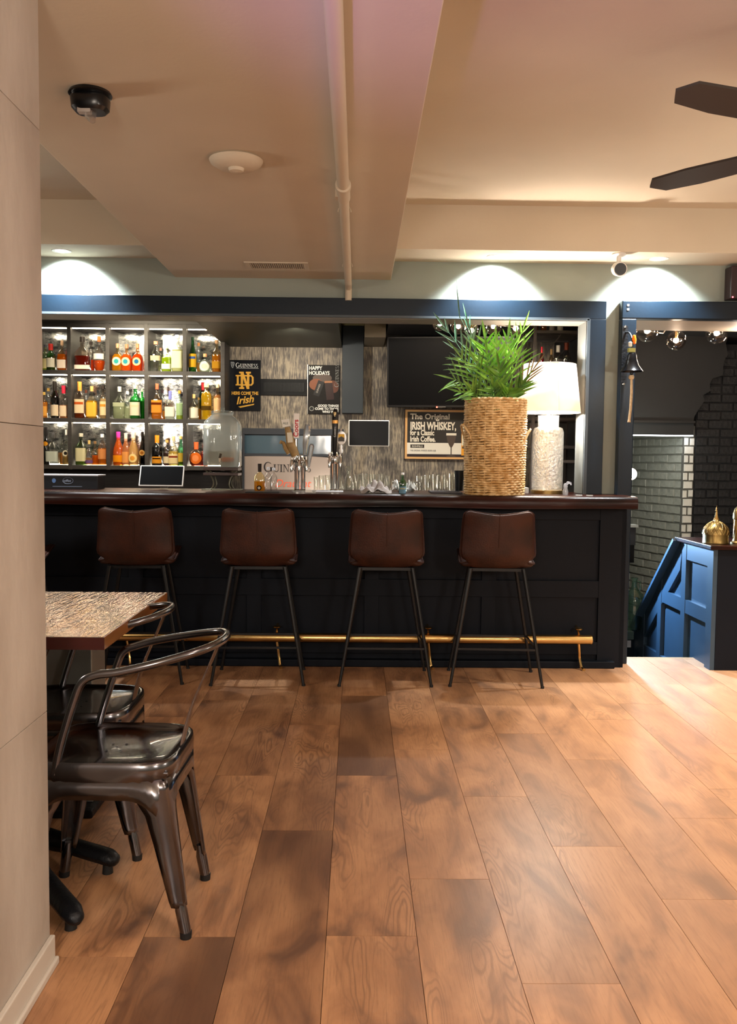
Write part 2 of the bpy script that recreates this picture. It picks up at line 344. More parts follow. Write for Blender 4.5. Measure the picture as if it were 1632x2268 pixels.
# serif lettering built from strokes (cells 0..1 high)
def serif(word, h, mat, parent, loc, first=1.25, name='lettering', rot=(0, 0, 0), thick=.0012):
    mb = MB(); x = 0
    def st(poly, x, s): mb.prism([(x+a*s, b_*s) for a, b_ in poly], lambda a, b_, t: (a, -t, b_), thick)
    T, N_, SF = .15, .06, .05
    def bar(a, b_, c, d): return [(a, b_), (c, b_), (c, d), (a, d)]
    def arc(cx, cy, rx, ry, t0, t1, w0, w1, n=12):
        o_ = []; i_ = []
        for k in range(n+1):
            u = k/n; t = R(t0+(t1-t0)*u); ww = w0+(w1-w0)*sin(pi*u); o_.append((cx+rx*cos(t), cy+ry*sin(t))); i_.append((cx+(rx-ww)*cos(t), cy+(ry-ww*.6)*sin(t)))
        return [(o_[k], o_[k+1], i_[k+1], i_[k]) for k in range(n)]
    for i, ch in enumerate(word):
        s = h*(first if i == 0 else 1)
        if ch == 'U':
            st(bar(.1, .25, .1+T, 1), x, s); st(bar(.62, .25, .62+N_, 1), x, s); st(bar(.0, .95, .35, 1), x, s); st(bar(.5, .95, .8, 1), x, s)
            for q in arc(.39, .28, .29, .28, 180, 360, .07, .12): st(list(q), x, s)
            x += .86*s
        elif ch == 'I': st(bar(.1, 0, .1+T, 1), x, s); st(bar(0, .95, .35, 1), x, s); st(bar(0, 0, .35, .05), x, s); x += .42*s
        elif ch == 'N':
            st(bar(.1, 0, .1+N_, 1), x, s); st(bar(.68, 0, .68+N_, 1), x, s); st([(.06, 1), (.24, 1), (.74, 0), (.68, 0)], x, s)
            st(bar(0, 0, .28, .05), x, s); st(bar(.55, .95, .86, 1), x, s); st(bar(0, .95, .2, 1), x, s); x += .92*s
        elif ch == 'E':
            st(bar(.1, 0, .1+T, 1), x, s); st(bar(0, .95, .58, 1), x, s); st(bar(0, 0, .62, .05), x, s); st(bar(.2, .49, .46, .54), x, s)
            st(bar(.53, .8, .58, 1), x, s); st(bar(.57, 0, .62, .22), x, s); x += .7*s
        elif ch == 'S':
            for q in arc(.3, .74, .23, .26, 30, 265, .06, .1)+arc(.3, .26, .26, .28, 90, -150, .06, .12): st(list(q), x, s)
            x += .64*s
        elif ch == 'G':
            for q in arc(.45, .5, .44, .52, 40, 330, .05, .16, 20): st(list(q), x, s)
            st(bar(.70, .05, .70+T, .45), x, s); st(bar(.6, .42, .95, .47), x, s); x += 1.02*s
    o = mb.build(name, mat, parent, loc, False); o.rotation_euler = rot; return o, x

# ------------------------------------------------------------------ the setting
YT, YB, YW, YK, YS = 5.22, 5.43, 5.60, 7.50, 7.20       # bar top edge, bar front, wall, back-bar wall, shelf front
XE = 1.675                                                # right end of the bar
ZSOF = aty(1340, 585, YW).z                               # soffit underside
YSOF = atz(1340, 557, ZSOF).y
ZCE = aty(1100, 455, YSOF).z                              # ceiling
ZD = aty(620, 617, YW).z                                  # underside of the boxed duct
XD0, XD1 = aty(388, 614, YW).x, aty(866, 620, YW).x
ROOM = (-4.2, 4.6, -3.2)
fl = thing('floor', 'oak plank floor with dark printed knots and long boards', None, kind='structure')
sub = box('floor_base', ROOM[0], ROOM[1], ROOM[2], 5.70, -.12, -.008, M_('subfloor', '5c3c28', .6), fl)
PW, PL, PX0 = .2465, 1.21, -.073
joints = {0: 3.53, 1: 2.646, 2: 3.314, 3: 2.88, 4: 2.525, 5: 3.117, -1: 2.997, -2: 2.313}
dark = {(-1, 1): .95, (-2, 1): .9, (0, 4): 1.0}
pm = {}
rnd = random.Random(3)
for k in range(-12, 18):
    j = joints.get(k, 2.4+rnd.random()*1.2); i = 0
    y = j-PL*math.ceil((j-.1)/PL)
    while y < 5.70:
        y0, y1 = y, min(y+PL, 5.70); y += PL
        if y1-y0 < .02: continue
        L = round(y1-y0, 3)
        if L not in pm:
            q = MB().box(.0008, PW-.0008, .0008, L-.0008, -.008, 0)
            me = bpy.data.meshes.new('plank'); me.from_pydata(q.v, [], q.f); me.materials.append(m_plank); pm[L] = me
        o = bpy.data.objects.new('plank', pm[L]); col.objects.link(o); o.parent = fl
        o.location = (PX0+k*PW, y0, 0)
        tone = rnd.random()**2*.5
        if k == -1 and abs(y1-2.997) < .02: tone = .95
        if k == -2 and abs(y1-2.313) < .02: tone = 1.0
        if k == 0 and abs(y0-3.53) < .02: tone = 1.0
        if k in (-3, -1) and y0 > 2.9: tone = max(tone, .45)
        o.color = (tone, rnd.random(), min(.5, max(0, (k+1)*.06))+rnd.random()*.1, 1)
struct(box('floor_bar_aisle', ROOM[0], 1.5, 5.70, 7.7, -.12, 0, M_('aisle_floor', '33302d', .6)))
struct(box('floor_kerb', XE-.17, ROOM[1], 5.700, 5.725, -.12, .001, M_('oak_nosing', 'c79c70', .35)))
# walls
struct(box('wall_right', ROOM[1], ROOM[1]+.1, ROOM[2], YW, 0, ZCE, m_wall))
struct(box('wall_far_left', ROOM[0]-.1, ROOM[0], ROOM[2], 7.7, 0, ZCE, m_wall))
struct(box('wall_rear', ROOM[0], ROOM[1], ROOM[2]-.1, ROOM[2], 0, ZCE, m_wall))
struct(box('ceiling', ROOM[0]-.1, ROOM[1]+.1, ROOM[2]-.1, 8.2, ZCE, ZCE+.1, m_ceil))
WT = YW+.2
zh = aty(1000, 704, YW).z                                   # underside of the bar opening's header
xo = aty(1300, 800, YW).x; zo = 1.0
xs = aty(1397, 900, YW).x
wl = thing('wall_bar', 'sage green wall above and between the two navy framed openings', None, kind='structure')
box('wall_above', ROOM[0], ROOM[1], YW, WT, zh, ZCE, m_wall, wl)
box('wall_post', xo, XE+.002, YW, WT, 1.082, zh, m_wall, wl); box('wall_post', XE+.002, xs, YW, WT, 0, zh, m_wall, wl)
box('opening_jamb', xo-.012, xo, YW-.005, WT+.005, 1.082, zh, M_('jamb_paint', '5d6160', .5), wl)
box('opening_soffit', ROOM[0], xo, YW-.002, WT+.002, zh-.012, zh, M_('jamb_paint2', '6f685e', .5), wl)
# navy casings
cz0, cz1 = zh-.002, aty(700, 661, YW).z
tr = thing('trim_1', 'navy casing around the bar opening', None, kind='structure')
xc = aty(1336, 850, YW).x
box('head_casing', ROOM[0], xc, YW-.03, YW, cz0, cz1, m_navy, tr, .003)
box('side_casing', xo, xc, YW-.03, YW-.001, 1.08, cz0, m_navy, tr, .003)
box('inner_bead', xo-.012, xo+.006, YW-.036, YW-.02, 1.08, cz0, flat('4a5258'), tr)
box('inner_bead', ROOM[0], xo, YW-.036, YW-.02, cz0-.008, cz0+.006, flat('4a5258'), tr)
tr = thing('trim_2', 'navy casing around the stair opening', None, kind='structure')
xa = aty(1366, 850, YW).x
box('head_casing', xa, ROOM[1], YW-.07, YW, cz0, cz1, m_navy, tr, .006)
box('side_casing', xa, xs, YW-.07, YW-.001, 0, cz0, m_navy, tr, .006)
box('stair_soffit', xs, ROOM[1], YW, 6.02, cz0, cz0+.1, M_('stair_soffit_paint', 'a08f7b', .6), tr)
sw = box('screw_cap', 0, .012, YW-.075, YW-.069, 0, .012, m_white, tr); sw.location = aty(1391, 678, YW-.07); sw2 = copy_tree(sw, tr); sw2.location.z -= .026
# soffit along the bar wall
struct(box('trim_soffit', ROOM[0], ROOM[1], YSOF, YW, ZSOF, ZCE, m_ceil))
# the boxed duct across the ceiling
struct(box('ceiling_duct_box', XD0, XD1, ROOM[2], YW, ZD, ZCE, m_ceil, bevel=.004))
# near partition on the left, faced with large plaster panels
XP, YP = -.775, 2.19
pw = thing('wall_left', 'pale polished plaster partition at the left edge', None, kind='structure')
box('wall_core', XP-.22, XP-.008, ROOM[2], YP-.004, 0, ZCE, m_plaster, pw)
zj = [0, .655, 1.368, 2.08, ZCE]
for a, b_ in zip(zj, zj[1:]):
    box('panel', XP-.01, XP, -1.2, YP, a+.0007, b_-.0007, m_plaster, pw, .001)
bb = thing('baseboard_left', 'pale baseboard along the near partition', None, kind='structure')
box('board', XP, XP+.014, -1.2, YP, 0, .075, m_base, bb, .003)
box('quarter_round', XP+.013, XP+.024, -1.2, YP, 0, .02, m_base, bb, .004)
# bar room: back wall, ceiling, side walls
bw = struct(box('wall_back_bar', ROOM[0], 1.75, YK, YK+.1, 0, 2.75, m_paper))
ZBC = aty(300, 722, YS).z+.045
struct(box('ceiling_bar', ROOM[0], 1.75, WT, YK, ZBC, ZBC+.06, M_('bar_ceiling_paint', '8a8058', .8)))
struct(box('wall_bar_side', 1.655, 1.695, WT, YK, 0, 2.6, m_darkplaster))
# dropped soffits of the bar room
a = aty(500, 765, YK-.02); c = aty(757, 770, YK-.02)
struct(box('soffit_green', a.x, c.x, WT+.12, YK, c.z, ZBC, m_green_s))
a = aty(806, 768, YK); b_ = aty(850, 700, YK)
struct(box('soffit_taupe', a.x, b_.x, 6.9, YK, a.z, ZBC, M_('taupe_paint', '6b6151', .6)))
a = aty(757, 915, YK-.16); b_ = aty(804, 915, YK-.16)
struct(box('trim_slate_chase', a.x, b_.x, YK-.16, YK, a.z, ZBC, m_slate, bevel=.004))
a = aty(850, 740, 7.2)
struct(box('soffit_dark', a.x+.02, 1.7, 6.3, YK, a.z, ZBC, M_('near_black_paint', '131418', .5)))

# ------------------------------------------------------------------ stairwell on the right
XG = 2.2
cor = aty(1536, 1000, 7.6)                                  # brick corner
struct(box('wall_stair_right', ROOM[1]-.1, ROOM[1], WT, 8.2, -2.4, 2.7, m_darkplaster))
struct(box('wall_stair_left', 1.695, 1.735, WT+.15, 6.55, -2.4, 2.6, m_darkplaster))
struct(box('ceiling_stair', 1.75, ROOM[1], WT, 8.2, 2.35, 2.42, M_('stair_ceiling', '2a2a2c', .7)))
stl = thing('stair_flight', 'dark carpeted steps going down behind the floor edge', 'stairs', (1.865, 5.73, 0))
for k in range(9): box('step', 0, .325, k*.235, k*.235+.26, -.19*(k+1)-.05, -.19*(k+1), M_('stair_tread', '22211f', .7) if not k else bpy.data.materials['stair_tread'], stl)
def brickwall(name, label, P0, dx, length, z0, z1, mat, depth=.05, mortar='1b1c1e', seed=1, lim=None, bl=.2, bh=.065, pit=.075, ends=None):
    t = thing(name, label, None, kind='structure'); dx = Vector(dx).normalized(); nrm = Vector((dx.y, -dx.x, 0))
    r = random.Random(seed); W_ = bl+.01
    core = MB(); P0 = Vector(P0)
    a, b_ = P0-nrm*.006, P0+dx*length-nrm*.006
    q = [a, b_, b_-nrm*depth, a-nrm*depth]
    core.add([(p.x, p.y, z) for z in (z0, z1) for p in q], [(0, 1, 2, 3), (7, 6, 5, 4), (0, 4, 5, 1), (1, 5, 6, 2), (2, 6, 7, 3), (3, 7, 4, 0)])
    core.build('mortar_bed', M_('mortar_'+name, mortar, .9, bump=.5, bscale=60), t, smooth=False)
    rows = int((z1-z0)/pit)
    for i in range(rows):
        s = -(i % 2)*W_/2; z = z0+i*pit+.005
        hd = (i % 6 == 3); LL = (W_/2 if hd else W_)
        while s < length-.01:
            s0, s1 = max(s+.005, .0), min(s+LL-.005, length); s += LL
            if s1-s0 < .02: continue
            jt = r.uniform(-.004, .005); dz = r.uniform(-.0025, .0025)
            n0 = jt; A = P0+dx*s0; B = P0+dx*s1
            v = []
            for zz, ins in ((z+dz, 0), (z+bh+dz, 0)):
                for p, sg in ((A, 1), (B, -1)):
                    v.append(p+Vector((0, 0, zz))-nrm*.012)
            for zz, iz in ((z+dz, 1), (z+bh+dz, -1)):
                for p, sg in ((A, 1), (B, -1)):
                    v.append(p+dx*(.004*sg)+Vector((0, 0, zz+.004*iz+r.uniform(-.002, .002)))+nrm*(.004+n0))
            o0 = v[0].copy(); v = [x-o0 for x in v]
            mb = MB().add(v, [(4, 5, 7, 6), (0, 1, 5, 4), (1, 3, 7, 5), (3, 2, 6, 7), (2, 0, 4, 6)])
            mb.build('brick', mat, t, o0, False)
    return t
# dark wall facing the room, and the grey wall running back from its corner
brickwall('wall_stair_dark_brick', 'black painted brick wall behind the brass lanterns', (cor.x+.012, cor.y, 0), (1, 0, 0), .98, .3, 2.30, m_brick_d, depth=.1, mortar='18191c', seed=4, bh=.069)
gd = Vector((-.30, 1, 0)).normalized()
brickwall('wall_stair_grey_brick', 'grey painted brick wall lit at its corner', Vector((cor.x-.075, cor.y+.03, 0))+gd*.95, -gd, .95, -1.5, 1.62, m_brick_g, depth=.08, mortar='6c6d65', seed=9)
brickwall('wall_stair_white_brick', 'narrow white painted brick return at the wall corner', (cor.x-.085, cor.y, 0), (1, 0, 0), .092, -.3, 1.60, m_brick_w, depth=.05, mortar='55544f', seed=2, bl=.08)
e0 = Vector((cor.x-.075, cor.y+.03, 0))+gd*.95
struct(box('wall_stair_end', e0.x-.7, e0.x+.03, e0.y, e0.y+.05, -2.4, 1.7, M_('cracked_grey_plaster', '84857c', .6, noise=.2, scale=3, bump=.2)))
struct(box('wall_stair_backing', 1.5, ROOM[1], 8.72, 8.8, -2.4, 2.6, m_darkplaster))
# flat grey plaster panel with a broken edge in front of the dark brick
YP2 = 7.50
poly = [(1388, 700), (1640, 700), (1614, 742), (1607, 760), (1612, 785), (1603, 800), (1600, 832), (1578, 838), (1572, 850), (1573, 866), (1556, 876), (1560, 888), (1548, 905), (1538, 922), (1536, 932), (1388, 932)]
pp = [aty(x_, y_, YP2) for x_, y_ in poly]
mbp = MB().prism([(p.x, p.z) for p in pp], lambda a, b_, t: (a, YP2+t, b_), .07)
struct(mbp.build('wall_stair_plaster', m_darkplaster, smooth=False))
hb = thing('trim_3', 'dark header ledge over the brick recess', None, kind='structure')
p0, p1 = aty(1388, 936, YP2), aty(1536, 964, YP2)
box('header_board', 1.9, p1.x, YP2, YP2+.09, p1.z, p0.z, m_darkplaster, hb)
box('header_ledge', 1.9, p1.x, YP2-.03, YP2+.05, p0.z, p0.z+.02, M_('ledge_black', '0b0b0c', .5), hb)
box('glow_strip', 1.9, p1.x, YP2+.01, YP2+.08, p1.z-.008, p1.z, emis('lit_edge_glow', (.9, .95, 1), 6), hb)  # header's lit lower edge made as a glowing strip, not a lamp

# stair guard with recessed panels
gt = aty(1577, 1215, 5.72).z; gt = atx(1577, 1216, XG).z
ga = atx(1506, 1203, XG).y                                  # where the flat top ends
gl0 = atx(1400, 1408, XG)
YG = atx(1577, 1300, XG).y
sg = thing('stair_guard', 'navy panelled half wall going down with the stairs, blue lit', 'stair guard', (XG, YG, 0))
slope = (gt-gl0.z)/(gl0.y-ga)
def ztop(y): return gt if y <= ga else gt-(y-ga)*slope
YE = ga+(gt+1.1)/slope
# body
mb = MB()
P = [(YG, -1.2), (YG, gt), (ga, gt), (YE, ztop(YE)), (YE, -1.2)]
mb.prism([(y-YG, z) for y, z in P], lambda a, b_, t: (.03+t, a, b_), .12)
mb.build('core_board', m_guard, sg, smooth=False)
box('front_board', .03, 1.6, -.004, .03, -1.2, gt, m_navy_d, sg)
# stiles and rails on the face (each a board proud of the core by 3 cm)
def board(ys, name='stile'):
    MB().prism([(y-YG, z) for y, z in ys], lambda a, b_, t: (t+(.0025 if name == 'rail' else 0)+len(ys)*.0004, a, b_), .028).build(name, m_guard, sg, smooth=False)
px = lambda x_, y_: (atx(x_, y_, XG).y, atx(x_, y_, XG).z)
yy = [YG, YG+.085]; st_y = [px(1577, 1300)[0], px(1518, 1300)[0], px(1462, 1400)[0]]
sp = px(1518, 1300)[0]-YG
board([(YG, -1.2), (YG, gt), (YG+.09, gt), (YG+.09, -1.2)])
divs = [px(1517, 1290)[0], px(1462, 1380)[0], px(1424, 1430)[0], px(1396, 1450)[0]]
for d_ in divs:
    board([(d_, -1.2), (d_, ztop(d_)-.01), (d_+.075, ztop(d_+.075)-.01), (d_+.075, -1.2)])
tw = .13
board([(YG+.09, gt-.115), (YG+.09, gt), (ga, gt), (ga+.02, gt-.02), (divs[0]+.0, gt-.115)], 'rail')
board([(ga-.02, gt-.10), (ga, gt), (YE, ztop(YE)), (YE, ztop(YE)-.17), (ga-.0, gt-.2)], 'rail')
zr = px(1545, 1345)[1]
for a, b_ in ((zr, divs[0]), (px(1490, 1440)[1], divs[1])): pass
board([(YG+.09, px(1560, 1340)[1]-.10), (YG+.09, px(1560, 1340)[1]), (divs[1], px(1470, 1310)[1]), (divs[1], px(1470, 1310)[1]-.10)] if False else [(YG+.09, .28), (YG+.09, .37), (divs[1]+.0, .37), (divs[1]+.0, .28)], 'rail')
board([(YG+.09, -.20), (YG+.09, -.11), (divs[3], -.11), (divs[3], -.20)], 'rail')
# sloping cap and wooden shelf top
mbc = MB().beam((-.02, ga-YG-.0, gt+.008), (-.02, YE-YG, ztop(YE)+.008), .20, .022); mbc.v = [(x_+.07, y_, z_) for x_, y_, z_ in mbc.v]
mbc.build('sloping_cap', m_guard, sg, smooth=False)
box('wooden_top', -.03, 1.7, -.035, ga-YG+.02, gt, gt+.025, m_darkwood, sg, .003)
# low panel with a pale card at the foot of the guard
q0 = aty(1382, 1396, 6.9); q1 = aty(1404, 1410, 6.9)
lp = thing('landing_panel', 'low navy panel with a white card beside the stair guard', 'panel', (q0.x, 6.9, -1.2))
box('board', -.1, q1.x-q0.x+.10, 0, .05, 0, 1.2+q1.z, m_navy, lp)
box('card', .0, .055, -.008, 0, 1.2+q1.z-.085, 1.2+q1.z-.03, flat('c9ccd6'), lp)
# ledge, box and dark bracket in front of the plaster end
d0 = aty(1390, 1168, 7.3)
lg = thing('wall_ledge', 'grey ledge with a dark box hung below it, right of the bar end', 'ledge', (d0.x-.15, 7.3, d0.z))
box('shelf_board', 0, .24, 0, .12, 0, .02, flat('8b8d8b'), lg); box('box_body', 0, .225, .02, .12, -.15, 0, flat('2b2c30'), lg)
box('dark_bracket', .12, .22, .03, .1, -.30, -.15, flat('08080a'), lg); box('post', .17, .185, .05, .065, -.50, -.3, flat('08080a'), lg)

# ------------------------------------------------------------------ the bar
ZT = 1.08; XL = -3.6
bar = thing('bar_counter', 'long navy panelled bar front with recessed panels under the dark wooden top', 'bar', (0, YB, 0))
box('front_panel', XL, XE-.02, .02, .06, .02, 1.0, m_navy_d, bar)
xr = XE-.16; xs_ = []
x = XE
box('stile', XE-.165, XE, 0, .02, .0, 1.0, m_navy_d, bar, .002)
x = XE-.165
while x > XL:
    x -= .64
    box('stile', x-.09, x, .002, .02, .08, 1.0, m_navy_d, bar, .002); x -= .09
for z0, z1 in ((.08, .16), (.44, .545), (.925, 1.0)): box('rail', XL, XE-.165, .001, .02, z0, z1, m_navy_d, bar, .002)
box('base_board', XL, XE-.06, -.035, .02, 0, .045, m_navy_d, bar, .006)
box('end_panel', XE-.03, XE, .0, .52, 0, 1.0, m_navy_d, bar, .002)
box('inner_panel', XL, XE-.03, .50, .52, 0, 1.0, m_navy_d, bar)
# top with a slightly wavy natural edge
mb = MB(); n = 120; prof = [(.0, 0, 1), (-.0, .012, 1), (-.004, .035, 1), (.004, .06, 1), (.02, .0735, 1), (.05, .075, 1), (.30, .075, 1), (.67, .075, 0), (.67, .0, 0)]
vs = []
for i in range(n+1):
    x = XL+(XE-XL)*i/n; wv = .007*sin(x*3.1)+.005*sin(x*7.7+1)+.003*sin(x*19)
    for y, z, k in prof: vs.append((x, YT+y+wv*(1 if y < .06 else 0), ZT-.075+z+(.004*sin(x*5.3) if z == 0 and k else 0)))
K = len(prof)
fs = [(i*K+j, (i+1)*K+j, (i+1)*K+(j+1) % K, i*K+(j+1) % K) for i in range(n) for j in range(K)]+[tuple(range(K)), tuple(n*K+j for j in reversed(range(K)))]
bt = MB().add(vs, fs).build('bar_worktop', m_darkwood, ang=50)
tag(bt, 'long glossy dark red-brown wooden bar top with a natural wavy edge', 'bar top')

# brass foot rail
YR = 5.362; ZR = .19
fr = thing('foot_rail', 'polished brass foot rail along the base of the navy bar', 'foot rail', (0, YR, ZR))
xe = aty(1307, 1428, YR).x
MB().cyl((XL, 0, 0), (xe, 0, 0), .029, n=20).build('rail_tube', m_brass, fr)
MB().lathe([(0, -.006), (.031, -.006), (.031, .006), (.024, .012), (0, .012)], 20).build('end_cap', m_brass, fr, (xe, 0, 0)).rotation_euler = (0, pi/2, 0)
bxs = [aty(q, 1428, YR).x for q in (1281, 948, 613)]; bxs += [bxs[-1]-.92, bxs[-1]-1.84]
for bx in bxs:
    g = MB(); g.tube(catmull([(0, .0, .03), (0, .025, .055), (0, .075, .07)], 5), .007, 8)
    g.build('bracket_arm', m_brass, fr, (bx, 0, 0))
    MB().lathe([(0, 0), (.024, 0), (.026, .004), (.018, .010), (.0, .012)], 16).build('wall_rose', m_brass, fr, (bx, .008, .062))
    MB().tube(catmull([(0, 0, -.02), (.008, .01, -.08), (.012, .015, -.12), (.02, .0, -.17), (.026, -.012, -.178), (.03, -.03, -.183)], 5), [.009]*25+[.011], 8).build('bracket_foot', m_brass, fr, (bx, 0, 0))

# ------------------------------------------------------------------ bar stools
def make_stool():
    t = thing('bar_stool', 'x', 'bar stool')
    # bucket shell: v runs from the seat front (+y, bar side) back and up the backrest (-y)
    side = catmull([(.20, .700), (.17, .722), (.05, .712), (-.10, .700), (-.155, .702), (-.195, .735), (-.212, .80), (-.225, .90), (-.235, .985), (-.236, 1.0)] and
                   [(0, .20, .690), (0, .185, .712), (0, .05, .700), (0, -.09, .690), (0, -.150, .695), (0, -.190, .735), (0, -.205, .80), (0, -.218, .90), (0, -.226, .965), (0, -.228, .995)], 4)
    N = len(side)-1; W = 12; vs = []
    for i, p in enumerate(side):
        v = i/N
        if v < .45: hw = .205+.012*sin(v/.45*pi/2)
        elif v < .62: hw = .217
        else: hw = .217-.022*((v-.62)/.38)
        hw -= .045*math.exp(-((v-.50)/.055)**2)
        if v > .93: hw -= .022*((v-.93)/.07)**2*1.2
        if v < .05: hw -= .03*(1-v/.05)
        wing = .030*(1-abs(v-.3)/.3) if v < .5 else 0
        fwd = .055*sin(min(1, max(0, (v-.42)/.4))*pi/2)*(1-.45*max(0, (v-.8)/.2))
        for k in range(W+1):
            u = -1+2*k/W; e = abs(u)**3
            dz = .045*e*(1-min(1, v/.55))+.02*(u*u)*(v > .9)*(v-.9)/.1*.4
            vs.append((hw*u*(1-.02*e), p.y+fwd*abs(u)**2.4+(.0 if v > .5 else 0), p.z+dz+(-.012*(1-abs(u))*(max(0, (v-.9)/.1)))))
    fs = [(i*(W+1)+k, i*(W+1)+k+1, (i+1)*(W+1)+k+1, (i+1)*(W+1)+k) for i in range(N) for k in range(W)]
    sh = MB().add(vs, fs).build('seat_shell', m_leather, t, solid=.036, sub=1)
    # stitched seam down the back and piping round the rim
    rim = [vs[i*(W+1)] for i in range(N+1)]+[vs[N*(W+1)+k] for k in range(1, W)]+[vs[i*(W+1)+W] for i in range(N, -1, -1)]
    MB().tube(rim, .0065, 6).build('piping', m_leather, t)
    MB().tube([(0, p.y-.0195, p.z) for p in side[24:]], .0022, 5).build('back_seam', m_leather, t)
    box('under_frame', -.15, .15, -.14, .13, .655, .672, m_black, t)
    tops = {(-1, -1): (-.150, -.150, .672), (1, -1): (.150, -.150, .672), (-1, 1): (-.135, .11, .672), (1, 1): (.135, .11, .672)}
    feet = {(-1, -1): (-.262, -.215, 0), (1, -1): (.262, -.215, 0), (-1, 1): (-.25, .165, 0), (1, 1): (.25, .165, 0)}
    for k in tops:
        lg_ = MB().tube([tops[k], feet[k]], [.0125, .0085], 10).build('leg', m_black, t)
        f = Vector(feet[k]); MB().cyl(f, f+Vector((0, 0, .012)), .0105, n=10).build('foot_pad', m_rubber, lg_)
    def at(k, z): a, b_ = Vector(tops[k]), Vector(feet[k]); return a.lerp(b_, (a.z-z)/a.z)
    for a, b_, z in (((-1, -1), (1, -1), .215), ((-1, 1), (1, 1), .225), ((-1, -1), (-1, 1), .225), ((1, -1), (1, 1), .225)):
        MB().beam(at(a, z), at(b_, z), .012, .012).build('foot_rest', m_black, t)
    return t
st0 = make_stool(); YST = 5.145
L = ['brown leather bar stool nearest the right end of the bar, fourth from the left pillar', 'brown leather bar stool below the two tap towers, second from the right end',
     'brown leather bar stool below the glass drink dispenser, behind the metal chair back', 'brown leather bar stool standing behind the wooden table corner', 'dark bar stool mostly hidden by the left partition, leftmost of the row']
for i, (x_, rz, lb) in enumerate(((.812, R(-3), L[0]), (.170, 0, L[1]), (-.562, R(1.5), L[2]), (-1.262, R(4), L[3]), (-2.02, R(8), L[4]))):
    o = st0 if i == 0 else copy_tree(st0)
    o.location = (x_, YST, 0); o.rotation_euler.z = rz; o['label'] = lb; o['group'] = 'brown leather stools along the bar'

